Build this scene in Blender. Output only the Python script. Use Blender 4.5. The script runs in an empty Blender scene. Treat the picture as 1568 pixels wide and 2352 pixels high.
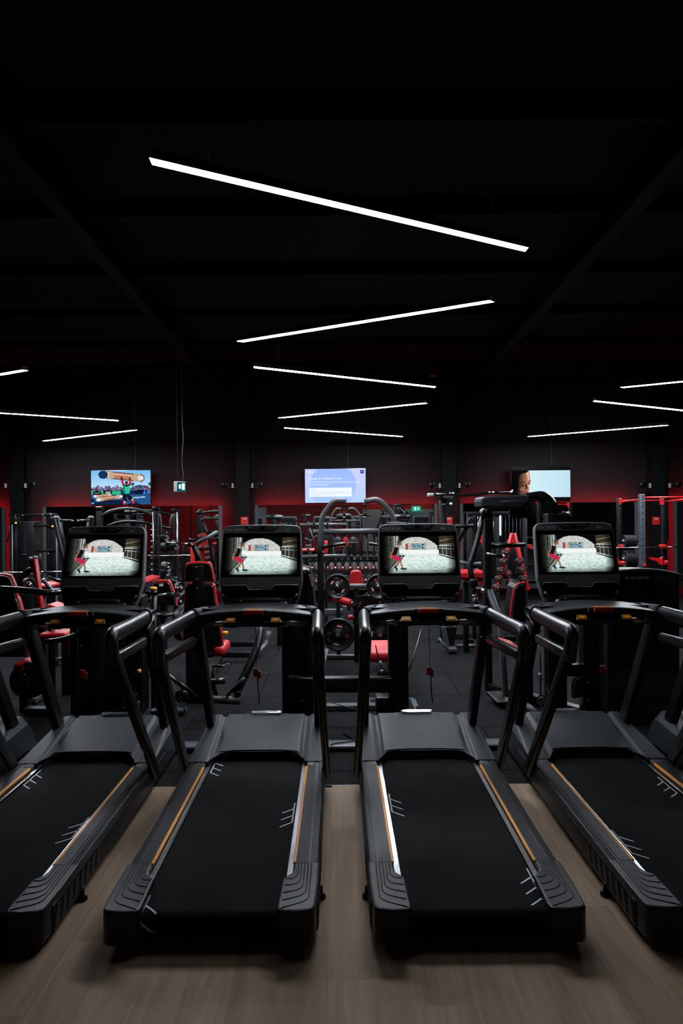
import bpy, bmesh, math, random
import numpy as np
from mathutils import Vector, Matrix

random.seed(7)
rng = np.random.default_rng(11)
sc = bpy.context.scene
COL = sc.collection
PI = math.pi

# ------------------------------------------------------------------ camera, world, exposure
F_PX = 1568.0            # focal length in pixels for a 1568 x 2352 frame (24 mm on a 36 mm tall sensor)
CAM_H = 1.81
ROLL = 0.0085
VPX, VPY = 776.0, 1180.0
cam_d = bpy.data.cameras.new('camera')
cam = bpy.data.objects.new('camera', cam_d)
COL.objects.link(cam)
cam.location = (0, 0, CAM_H)
cam.rotation_euler = (PI / 2, -ROLL, 0)
cam.rotation_mode = 'XYZ'
cam.matrix_world = Matrix.Translation((0, 0, CAM_H)) @ Matrix.Rotation(PI / 2, 4, 'X') @ Matrix.Rotation(-ROLL, 4, 'Z')
cam_d.sensor_fit = 'VERTICAL'
cam_d.sensor_height = 36.0
cam_d.sensor_width = 24.0
cam_d.lens = F_PX / 2352.0 * 36.0
cam_d.shift_x = (784.0 - VPX) / 2352.0
cam_d.shift_y = (VPY - 1176.0) / 2352.0
cam_d.clip_end = 100
sc.camera = cam

wd = bpy.data.worlds.new('world')
sc.world = wd
wd.use_nodes = True
wd.node_tree.nodes['Background'].inputs[0].default_value = (0.02, 0.02, 0.025, 1)
wd.node_tree.nodes['Background'].inputs[1].default_value = 0.0

sc.view_settings.view_transform = 'Standard'
sc.view_settings.look = 'None'
sc.view_settings.exposure = 0.0
sc.view_settings.gamma = 1.0
sc.view_settings.use_curve_mapping = False

LAMP = 212.0              # radiance of the white LED battens
LAMP_NEAR = 15.0         # the nearest batten is dimmed
REDLED = 330.0            # radiance of the red LED strips round the mirrors


def W(px, py, D):
    """the point at distance D (metres in front of the lens plane) seen at photo pixel px, py"""
    dx, dy = px - VPX, py - VPY
    c, s = math.cos(ROLL), math.sin(ROLL)
    ux, uy = c * dx - s * dy, s * dx + c * dy
    return Vector((ux * D / F_PX, D, CAM_H - uy * D / F_PX))


# ------------------------------------------------------------------ materials
def mat(name, col, rough=0.5, metal=0.0, bump=0.0, bscale=200.0, spec=0.5, var=0.0, vscale=6.0, coat=0.0):
    m = bpy.data.materials.new(name)
    m.use_nodes = True
    nt = m.node_tree
    b = nt.nodes['Principled BSDF']
    c4 = (*col, 1)
    b.inputs['Base Color'].default_value = c4
    b.inputs['Roughness'].default_value = rough
    b.inputs['Metallic'].default_value = metal
    b.inputs['Specular IOR Level'].default_value = spec
    if coat:
        b.inputs['Coat Weight'].default_value = coat
        b.inputs['Coat Roughness'].default_value = 0.1
    tc = nt.nodes.new('ShaderNodeTexCoord')
    if var > 0:
        n = nt.nodes.new('ShaderNodeTexNoise')
        n.inputs['Scale'].default_value = vscale
        n.inputs['Detail'].default_value = 4
        nt.links.new(tc.outputs['Object'], n.inputs['Vector'])
        mx = nt.nodes.new('ShaderNodeMix')
        mx.data_type = 'RGBA'
        mx.inputs['A'].default_value = tuple(x * (1 - var) for x in col) + (1,)
        mx.inputs['B'].default_value = tuple(min(1, x * (1 + var)) for x in col) + (1,)
        nt.links.new(n.outputs['Fac'], mx.inputs['Factor'])
        nt.links.new(mx.outputs['Result'], b.inputs['Base Color'])
    if bump > 0:
        n2 = nt.nodes.new('ShaderNodeTexNoise')
        n2.inputs['Scale'].default_value = bscale
        nt.links.new(tc.outputs['Object'], n2.inputs['Vector'])
        bp = nt.nodes.new('ShaderNodeBump')
        bp.inputs['Strength'].default_value = bump
        bp.inputs['Distance'].default_value = 0.002
        nt.links.new(n2.outputs['Fac'], bp.inputs['Height'])
        nt.links.new(bp.outputs['Normal'], b.inputs['Normal'])
    return m


def emit(name, col, strength):
    m = bpy.data.materials.new(name)
    m.use_nodes = True
    nt = m.node_tree
    nt.nodes.clear()
    o = nt.nodes.new('ShaderNodeOutputMaterial')
    e = nt.nodes.new('ShaderNodeEmission')
    e.inputs[0].default_value = (*col, 1)
    e.inputs[1].default_value = strength
    nt.links.new(e.outputs[0], o.inputs[0])
    return m


def emit_attr(name, strength=1.0):
    m = emit(name, (1, 1, 1), strength)
    nt = m.node_tree
    a = nt.nodes.new('ShaderNodeAttribute')
    a.attribute_name = 'picture'
    nt.links.new(a.outputs['Color'], nt.nodes['Emission'].inputs[0])
    return m


M = {}
M['black'] = mat('black_powder_coat', (0.0034, 0.0036, 0.0043), 0.36, bump=0.15, bscale=600, spec=0.32)
M['gloss'] = mat('gloss_black', (0.006, 0.006, 0.007), 0.18, spec=0.5)
M['grip'] = mat('rubber_grip', (0.009, 0.0095, 0.011), 0.3, bump=0.06, bscale=900, spec=0.65)
M['plastic'] = mat('charcoal_plastic', (0.024, 0.0275, 0.033), 0.48, spec=0.2, bump=0.25, bscale=700, var=0.08, vscale=3)
M['plastic2'] = mat('dark_plastic', (0.013, 0.0145, 0.017), 0.42, spec=0.3, bump=0.2, bscale=700)
M['consoleplastic'] = mat('console_plastic', (0.13, 0.138, 0.152), 0.45, bump=0.2, bscale=700)
M['panelplastic'] = mat('button_panel_plastic', (0.17, 0.175, 0.185), 0.45)
M['edgemetal'] = mat('tray_edge_metal', (0.8, 0.8, 0.8), 0.45, metal=0.6)
M['rail'] = mat('rail_plastic', (0.0118, 0.0145, 0.018), 0.38, spec=0.28, bump=0.3, bscale=500)
M['belt'] = mat('belt_rubber', (0.0098, 0.0098, 0.0106), 0.65, spec=0.03, bump=0.5, bscale=900, var=0.12, vscale=2.5)
M['orange'] = mat('orange_trim', (0.95, 0.34, 0.01), 0.4)
M['amber'] = mat('amber_label', (1.0, 0.42, 0.04), 0.45)
M['red'] = mat('red_vinyl', (0.46, 0.010, 0.015), 0.42, bump=0.1, bscale=300)
M['redpaint'] = mat('red_paint', (0.55, 0.008, 0.01), 0.4)
M['redplastic'] = mat('red_plastic', (0.42, 0.014, 0.012), 0.4)
M['chrome'] = mat('chrome', (0.75, 0.76, 0.78), 0.16, metal=1.0)
M['steel'] = mat('brushed_steel', (0.5, 0.52, 0.54), 0.27, metal=1.0)
M['greysteel'] = mat('grey_painted_steel', (0.06, 0.062, 0.066), 0.38, spec=0.5)
M['slate'] = mat('slate_steel', (0.05, 0.062, 0.075), 0.4)
M['white'] = mat('white_print', (0.55, 0.55, 0.55), 0.6)
M['belt_print'] = mat('belt_print_grey', (0.6, 0.63, 0.66), 0.6)
M['logo'] = mat('logo_print', (0.95, 0.95, 0.95), 0.5)
M['faint'] = mat('faint_print', (0.035, 0.04, 0.047), 0.5)
M['greyprint'] = mat('grey_print', (0.13, 0.13, 0.13), 0.6)
M['rubber'] = mat('plate_rubber', (0.01, 0.01, 0.0105), 0.4, bump=0.1, bscale=300)
M['greycap'] = mat('grey_cap', (0.3, 0.31, 0.31), 0.5)
M['wall'] = mat('charcoal_wall_paint', (0.0088, 0.0088, 0.0102), 0.8, spec=0.06, bump=0.2, bscale=60, var=0.1, vscale=1.2)
M['walljoint'] = mat('dark_wall_joint', (0.02, 0.02, 0.02), 0.8)
M['redwall'] = mat('red_wall_paint', (0.5, 0.012, 0.012), 0.55)
M['column'] = mat('black_column_paint', (0.0028, 0.0028, 0.0033), 0.6, spec=0.12)
M['ceiling'] = mat('black_ceiling_paint', (0.0022, 0.0022, 0.0026), 0.8, spec=0.1)
M['beam'] = mat('black_beam_paint', (0.0026, 0.0026, 0.003), 0.75, spec=0.08)
M['mirror'] = mat('mirror_glass', (0.86, 0.88, 0.88), 0.012, metal=1.0)
M['mirrorframe'] = mat('mirror_edge_grey', (0.05, 0.05, 0.052), 0.5)
M['glass'] = mat('screen_glass', (0.002, 0.002, 0.0025), 0.12, spec=0.3)
M['whitebox'] = mat('white_casing', (0.7, 0.72, 0.72), 0.4)
M['doorgrey'] = mat('pale_grey_door', (0.42, 0.43, 0.43), 0.6)
M['ledwhite'] = emit('white_led_diffuser', (0.88, 0.93, 1.0), LAMP)
M['filllamp'] = emit('fill_lamp_glow', (1.0, 0.9, 0.8), 110.0)  # glow of the lamps added along the south wall
M['leddim'] = emit('dimmed_led_diffuser', (0.9, 0.94, 1.0), LAMP_NEAR)
M['ledred'] = emit('red_led_strip', (1.0, 0.012, 0.02), REDLED)
M['screen'] = emit_attr('console_screen', 0.95)
M['tv'] = emit_attr('tv_screen', 1.0)
M['exitgreen'] = emit('exit_sign_green', (0.0, 0.42, 0.25), 1.0)
M['exitteal'] = emit('exit_sign_teal', (0.0, 0.12, 0.15), 0.7)
M['exitwhite'] = emit('exit_sign_white', (0.8, 1.0, 0.95), 1.0)
M['dayglass'] = emit('bright_window', (0.75, 0.88, 1.0), 1.6)


def plank_mat():
    m = mat('oak_vinyl_plank', (0.2, 0.15, 0.115), 0.6, spec=0.12)
    nt = m.node_tree
    b = nt.nodes['Principled BSDF']
    tc = nt.nodes.new('ShaderNodeTexCoord')
    oi = nt.nodes.new('ShaderNodeObjectInfo')
    add = nt.nodes.new('ShaderNodeVectorMath'); add.operation = 'ADD'
    mul = nt.nodes.new('ShaderNodeVectorMath'); mul.operation = 'SCALE'
    mul.inputs['Scale'].default_value = 1.0
    cmb = nt.nodes.new('ShaderNodeCombineXYZ')
    m10 = nt.nodes.new('ShaderNodeMath'); m10.operation = 'MULTIPLY'; m10.inputs[1].default_value = 37.0
    nt.links.new(oi.outputs['Random'], m10.inputs[0])
    nt.links.new(m10.outputs[0], cmb.inputs[0]); nt.links.new(m10.outputs[0], cmb.inputs[1])
    nt.links.new(tc.outputs['Object'], add.inputs[0]); nt.links.new(cmb.outputs[0], add.inputs[1])
    mp = nt.nodes.new('ShaderNodeMapping'); mp.inputs['Scale'].default_value = (28, 1.6, 1)
    nt.links.new(add.outputs[0], mp.inputs[0])
    n1 = nt.nodes.new('ShaderNodeTexNoise'); n1.inputs['Scale'].default_value = 1.0; n1.inputs['Detail'].default_value = 8; n1.inputs['Distortion'].default_value = 0.6
    nt.links.new(mp.outputs[0], n1.inputs['Vector'])
    mp2 = nt.nodes.new('ShaderNodeMapping'); mp2.inputs['Scale'].default_value = (5, 1.3, 1)
    nt.links.new(add.outputs[0], mp2.inputs[0])
    n2 = nt.nodes.new('ShaderNodeTexNoise'); n2.inputs['Scale'].default_value = 1.0; n2.inputs['Detail'].default_value = 3
    nt.links.new(mp2.outputs[0], n2.inputs['Vector'])
    r1 = nt.nodes.new('ShaderNodeValToRGB')
    r1.color_ramp.elements[0].position = 0.28; r1.color_ramp.elements[0].color = (0.275, 0.19, 0.13, 1)
    r1.color_ramp.elements[1].position = 0.72; r1.color_ramp.elements[1].color = (0.39, 0.28, 0.198, 1)
    nt.links.new(n1.outputs['Fac'], r1.inputs[0])
    r2 = nt.nodes.new('ShaderNodeValToRGB')
    r2.color_ramp.elements[0].position = 0.3; r2.color_ramp.elements[0].color = (0.74, 0.71, 0.68, 1)
    r2.color_ramp.elements[1].position = 0.6; r2.color_ramp.elements[1].color = (1, 1, 1, 1)
    nt.links.new(n2.outputs['Fac'], r2.inputs[0])
    mx = nt.nodes.new('ShaderNodeMix'); mx.data_type = 'RGBA'; mx.blend_type = 'MULTIPLY'; mx.inputs['Factor'].default_value = 0.8
    nt.links.new(r1.outputs[0], mx.inputs['A']); nt.links.new(r2.outputs[0], mx.inputs['B'])
    hs = nt.nodes.new('ShaderNodeHueSaturation')
    mr = nt.nodes.new('ShaderNodeMapRange'); mr.inputs['To Min'].default_value = 0.86; mr.inputs['To Max'].default_value = 1.12
    nt.links.new(oi.outputs['Random'], mr.inputs[0]); nt.links.new(mr.outputs[0], hs.inputs['Value'])
    nt.links.new(mx.outputs['Result'], hs.inputs['Color'])
    nt.links.new(hs.outputs[0], b.inputs['Base Color'])
    bp = nt.nodes.new('ShaderNodeBump'); bp.inputs['Strength'].default_value = 0.12; bp.inputs['Distance'].default_value = 0.002
    nt.links.new(n1.outputs['Fac'], bp.inputs['Height']); nt.links.new(bp.outputs[0], b.inputs['Normal'])
    return m


def tile_mat():
    m = mat('black_rubber_tile', (0.02, 0.02, 0.0215), 0.8, spec=0.04)
    nt = m.node_tree
    b = nt.nodes['Principled BSDF']
    tc = nt.nodes.new('ShaderNodeTexCoord')
    oi = nt.nodes.new('ShaderNodeObjectInfo')
    n1 = nt.nodes.new('ShaderNodeTexNoise'); n1.inputs['Scale'].default_value = 160; n1.inputs['Detail'].default_value = 2
    n2 = nt.nodes.new('ShaderNodeTexNoise'); n2.inputs['Scale'].default_value = 2.2; n2.inputs['Detail'].default_value = 6
    g = nt.nodes.new('ShaderNodeNewGeometry')
    nt.links.new(g.outputs['Position'], n1.inputs['Vector']); nt.links.new(g.outputs['Position'], n2.inputs['Vector'])
    r = nt.nodes.new('ShaderNodeValToRGB')
    r.color_ramp.elements[0].position = 0.3; r.color_ramp.elements[0].color = (0.006, 0.006, 0.0068, 1)
    r.color_ramp.elements[1].position = 0.75; r.color_ramp.elements[1].color = (0.0125, 0.0125, 0.0139, 1)
    nt.links.new(n2.outputs['Fac'], r.inputs[0])
    hs = nt.nodes.new('ShaderNodeHueSaturation')
    mr = nt.nodes.new('ShaderNodeMapRange'); mr.inputs['To Min'].default_value = 0.9; mr.inputs['To Max'].default_value = 1.15
    nt.links.new(oi.outputs['Random'], mr.inputs[0]); nt.links.new(mr.outputs[0], hs.inputs['Value'])
    nt.links.new(r.outputs[0], hs.inputs['Color']); nt.links.new(hs.outputs[0], b.inputs['Base Color'])
    bp = nt.nodes.new('ShaderNodeBump'); bp.inputs['Strength'].default_value = 0.3; bp.inputs['Distance'].default_value = 0.003
    nt.links.new(n1.outputs['Fac'], bp.inputs['Height']); nt.links.new(bp.outputs[0], b.inputs['Normal'])
    return m


M['plank'] = plank_mat()
M['tile'] = tile_mat()


# ------------------------------------------------------------------ mesh helpers
def fillet(pts, r, n=4):
    pts = [Vector(p) for p in pts]
    if r <= 0 or len(pts) < 3:
        return pts
    out = [pts[0]]
    for i in range(1, len(pts) - 1):
        a, b, c = pts[i - 1], pts[i], pts[i + 1]
        d1, d2 = (a - b), (c - b)
        k = min(r, d1.length * 0.45, d2.length * 0.45)
        p, q = b + d1.normalized() * k, b + d2.normalized() * k
        for j in range(n + 1):
            t = j / n
            out.append(p * (1 - t) ** 2 + b * 2 * t * (1 - t) + q * t * t)
    out.append(pts[-1])
    return out


class MB:
    def __init__(self):
        self.v, self.f, self.s = [], [], []

    def add(self, verts, faces, smooth=False, T=None):
        o = len(self.v)
        for p in verts:
            p = Vector(p)
            self.v.append(tuple(T @ p) if T is not None else tuple(p))
        for f in faces:
            self.f.append(tuple(i + o for i in f)); self.s.append(smooth)
        return self

    def from_bm(self, bm, smooth=False, T=None):
        bm.verts.index_update()
        self.add([v.co.copy() for v in bm.verts], [[v.index for v in f.verts] for f in bm.faces], smooth, T)
        bm.free()
        return self

    def box(self, c, s, bevel=0.0, T=None, seg=2, rot=None, smooth=None):
        bm = bmesh.new()
        bmesh.ops.create_cube(bm, size=1)
        for v in bm.verts:
            v.co = Vector((v.co.x * s[0], v.co.y * s[1], v.co.z * s[2]))
        if bevel > 0:
            bmesh.ops.bevel(bm, geom=bm.edges[:] , offset=min(bevel, min(s) * 0.48), segments=seg, profile=0.5, affect='EDGES')
        Mx = Matrix.Translation(Vector(c))
        if rot is not None:
            Mx = Mx @ rot.to_4x4()
        if T is not None:
            Mx = T @ Mx
        return self.from_bm(bm, bevel > 0 if smooth is None else smooth, Mx)

    def bar(self, a, b, w, h, up=(0, 0, 1), bevel=0.0):
        """rectangular bar from a to b, w wide sideways, h high"""
        a, b = Vector(a), Vector(b)
        t = (b - a); L = t.length; t.normalize()
        u = Vector(up)
        if abs(t.dot(u)) > 0.98:
            u = Vector((0, 1, 0))
        s = t.cross(u).normalized(); u = s.cross(t)
        R = Matrix((s, t, u)).transposed()
        return self.box((a + b) / 2, (w, L, h), bevel, rot=R)

    def tube(self, pts, r, seg=10, fil=0.0, rect=None, up=(0, 0, 1), caps=True, n=4, squash=1.0):
        pts = fillet(pts, fil, n)
        N = len(pts)
        tang = []
        for i in range(N):
            a = pts[max(0, i - 1)]; b = pts[min(N - 1, i + 1)]
            tang.append((b - a).normalized())
        u = Vector(up)
        if abs(tang[0].dot(u)) > 0.97:
            u = Vector((1, 0, 0)) if abs(tang[0].x) < 0.9 else Vector((0, 1, 0))
        rings, o = [], len(self.v)
        if rect:
            k = 0.25
            prof = [(-1, -1 + k), (-1, 1 - k), (-1 + k, 1), (1 - k, 1), (1, 1 - k), (1, -1 + k), (1 - k, -1), (-1 + k, -1)]
            prof = [(x * rect[0] / 2, y * rect[1] / 2) for x, y in prof]
            if abs(rect[0] - rect[1]) > 1e-6:
                kk = min(rect) * 0.12
                a_, b_ = rect[0] / 2, rect[1] / 2
                prof = [(-a_, -b_ + kk), (-a_, b_ - kk), (-a_ + kk, b_), (a_ - kk, b_), (a_, b_ - kk), (a_, -b_ + kk), (a_ - kk, -b_), (-a_ + kk, -b_)]
        else:
            prof = [(math.cos(2 * PI * j / seg), math.sin(2 * PI * j / seg) * squash) for j in range(seg)]
        m = len(prof)
        for i in range(N):
            t = tang[i]
            s = t.cross(u)
            if s.length < 1e-5:
                s = t.cross(Vector((0, 1, 0)))
            s.normalize(); uu = s.cross(t).normalized()
            u = uu
            rr = r[i] if isinstance(r, (list, tuple)) else r
            if rect: rr = 1
            rings.append([pts[i] + s * (x * rr) + uu * (y * rr) for x, y in prof])
        vs = [p for ring in rings for p in ring]
        fs = []
        for i in range(N - 1):
            for j in range(m):
                fs.append((i * m + j, i * m + (j + 1) % m, (i + 1) * m + (j + 1) % m, (i + 1) * m + j))
        self.add(vs, fs, not rect or N > 2)
        if caps:
            self.f.append(tuple(o + j for j in reversed(range(m)))); self.s.append(False)
            self.f.append(tuple(o + (N - 1) * m + j for j in range(m))); self.s.append(False)
        return self

    def cyl(self, a, b, r, seg=14, r2=None):
        return self.tube([a, b], [r, r if r2 is None else r2], seg)

    def lathe(self, prof, c, axis, seg=28):
        """prof: list of (radius, along axis); closed solid of revolution"""
        ax = Vector(axis).normalized()
        u = Vector((0, 0, 1)) if abs(ax.z) < 0.9 else Vector((1, 0, 0))
        s = ax.cross(u).normalized(); u = s.cross(ax)
        c = Vector(c)
        vs, fs = [], []
        for r, h in prof:
            for j in range(seg):
                a = 2 * PI * j / seg
                vs.append(c + ax * h + (s * math.cos(a) + u * math.sin(a)) * max(r, 1e-4))
        for i in range(len(prof) - 1):
            for j in range(seg):
                fs.append((i * seg + j, i * seg + (j + 1) % seg, (i + 1) * seg + (j + 1) % seg, (i + 1) * seg + j))
        return self.add(vs, fs, True)

    def prism(self, poly, depth, T, bevel=0.0, seg=2, smooth=False):
        """poly in local xy, extruded along local +z by depth, placed by T"""
        bm = bmesh.new()
        vs = [bm.verts.new((x, y, 0)) for x, y in poly]
        f = bm.faces.new(vs)
        if f.normal.z < 0: f.normal_flip()
        bm.normal_update()
        r = bmesh.ops.extrude_face_region(bm, geom=[f])
        for e in r['geom']:
            if isinstance(e, bmesh.types.BMVert):
                e.co.z += depth
        bm.normal_update()
        bmesh.ops.recalc_face_normals(bm, faces=bm.faces[:])
        if bevel > 0:
            ed = [e for e in bm.edges if abs(e.verts[0].co.z - e.verts[1].co.z) < 1e-6]
            bmesh.ops.bevel(bm, geom=ed, offset=bevel, segments=seg, profile=0.5, affect='EDGES')
        return self.from_bm(bm, smooth, T)

    def text(self, s, size, T, align='CENTER', ext=0.0, sp=1.0):
        cu = bpy.data.curves.new('text', 'FONT')
        cu.body = s; cu.size = size; cu.align_x = align; cu.align_y = 'CENTER'; cu.extrude = ext
        cu.space_character = sp; cu.resolution_u = 2
        ob = bpy.data.objects.new('text', cu)
        COL.objects.link(ob)
        dg = bpy.context.evaluated_depsgraph_get()
        me = bpy.data.meshes.new_from_object(ob.evaluated_get(dg))
        self.add([v.co.copy() for v in me.vertices], [tuple(p.vertices) for p in me.polygons], False, T)
        bpy.data.meshes.remove(me)
        bpy.data.objects.remove(ob); bpy.data.curves.remove(cu)
        return self

    def build(self, name, m, parent=None, origin=None):
        me = bpy.data.meshes.new(name)
        o = Vector((0, 0, 0))
        if parent is not None:
            r = parent
            while r is not None:
                o = o + r.location
                r = r.parent
        elif origin is not None:
            o = Vector(origin)
        me.from_pydata([(x - o.x, y - o.y, z - o.z) for x, y, z in self.v], [], self.f)
        me.polygons.foreach_set('use_smooth', self.s)
        me.materials.append(M[m] if isinstance(m, str) else m)
        me.update()
        ob = bpy.data.objects.new(name, me)
        COL.objects.link(ob)
        if parent is not None:
            ob.parent = parent
        elif origin is not None:
            ob.location = o
        return ob


def tag(o, label=None, cat=None, group=None, kind=None):
    if label: o['label'] = label
    if cat: o['category'] = cat
    if group: o['group'] = group
    if kind: o['kind'] = kind
    return o


def thing(name, label, cat, loc=(0, 0, 0), group=None):
    o = bpy.data.objects.new(name, None)
    o.empty_display_size = 0.1
    COL.objects.link(o)
    o.location = loc
    return tag(o, label, cat, group)


def dup(o, loc, label=None, group=None, skip=()):
    c = o.copy(); COL.objects.link(c); c.location = loc
    if label: c['label'] = label
    if group: c['group'] = group
    for ch in list(o.children):
        if ch.name.split('.')[0] in skip: continue
        d = ch.copy(); COL.objects.link(d); d.parent = c
        for g in list(ch.children):
            e = g.copy(); COL.objects.link(e); e.parent = d
    return c


def frame(o, x, y):
    """matrix with local x, y axes (z = x cross y) at o"""
    x = Vector(x).normalized(); y = Vector(y); z = x.cross(y).normalized(); y = z.cross(x)
    R = Matrix((x, y, z)).transposed().to_4x4()
    return Matrix.Translation(Vector(o)) @ R


# ------------------------------------------------------------------ pictures for the screens (colour grids)
def lin(c):
    c = np.asarray(c, float)
    return np.where(c <= 0.04045, c / 12.92, ((c + 0.055) / 1.055) ** 2.4)


class Pic:
    def __init__(s, w, h, col):
        s.w, s.h = w, h
        s.a = np.zeros((h, w, 3)); s.a[:] = np.array(col) / 255.0
        yy, xx = np.mgrid[0:h, 0:w]
        s.x = (xx + 0.5) / w; s.y = (yy + 0.5) / h

    def poly(s, pts, col, al=1.0):
        ins = np.zeros((s.h, s.w), bool)
        n = len(pts)
        for i in range(n):
            x1, y1 = pts[i]; x2, y2 = pts[(i + 1) % n]
            if y1 == y2: continue
            c = ((y1 > s.y) != (y2 > s.y)) & (s.x < (x2 - x1) * (s.y - y1) / (y2 - y1) + x1)
            ins ^= c
        return s.put(ins, col, al)

    def ell(s, cx, cy, rx, ry, col, al=1.0):
        return s.put(((s.x - cx) / rx) ** 2 + ((s.y - cy) / ry) ** 2 < 1, col, al)

    def rect(s, x0, y0, x1, y1, col, al=1.0):
        return s.put((s.x >= x0) & (s.x < x1) & (s.y >= y0) & (s.y < y1), col, al)

    def line(s, p, q, wd, col, al=1.0):
        asp = s.h / s.w
        px, py = p; qx, qy = q
        dx, dy = qx - px, (qy - py) * asp
        t = np.clip(((s.x - px) * dx + (s.y - py) * asp * dy) / (dx * dx + dy * dy + 1e-9), 0, 1)
        d = np.hypot(s.x - px - t * dx, (s.y - py) * asp - t * dy)
        return s.put(d < wd / 2, col, al)

    def put(s, mask, col, al=1.0):
        c = np.array(col) / 255.0
        s.a[mask] = s.a[mask] * (1 - al) + c * al
        return s

    def noise(s, mask, amt, sx=1, sy=1):
        n = rng.normal(0, 1, (s.h // sy + 1, s.w // sx + 1))
        n = np.repeat(np.repeat(n, sy, 0), sx, 1)[:s.h, :s.w]
        s.a[mask] = np.clip(s.a[mask] * (1 + amt * n[mask][:, None]), 0, 1)
        return s

    def mesh(s, name, m, T, wd, ht, parent=None):
        """a flat grid wd x ht centred in the local xy plane of T, one face per pixel-sized cell, coloured per face corner"""
        w, h = s.w, s.h
        mb = MB()
        vs = [T @ Vector(((i / w - 0.5) * wd, (0.5 - j / h) * ht, 0)) for j in range(h + 1) for i in range(w + 1)]
        mb.v = [tuple(v) for v in vs]
        mb.f = [(j * (w + 1) + i, (j + 1) * (w + 1) + i, (j + 1) * (w + 1) + i + 1, j * (w + 1) + i + 1) for j in range(h) for i in range(w)]
        mb.s = [False] * len(mb.f)
        ob = mb.build(name, m, parent)
        at = ob.data.color_attributes.new('picture', 'FLOAT_COLOR', 'CORNER')
        c = np.ones((h * w, 4, 4), np.float32)
        c[:, :, :3] = lin(s.a.reshape(h * w, 3))[:, None, :]
        at.data.foreach_set('color', c.reshape(-1))
        return ob


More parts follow.
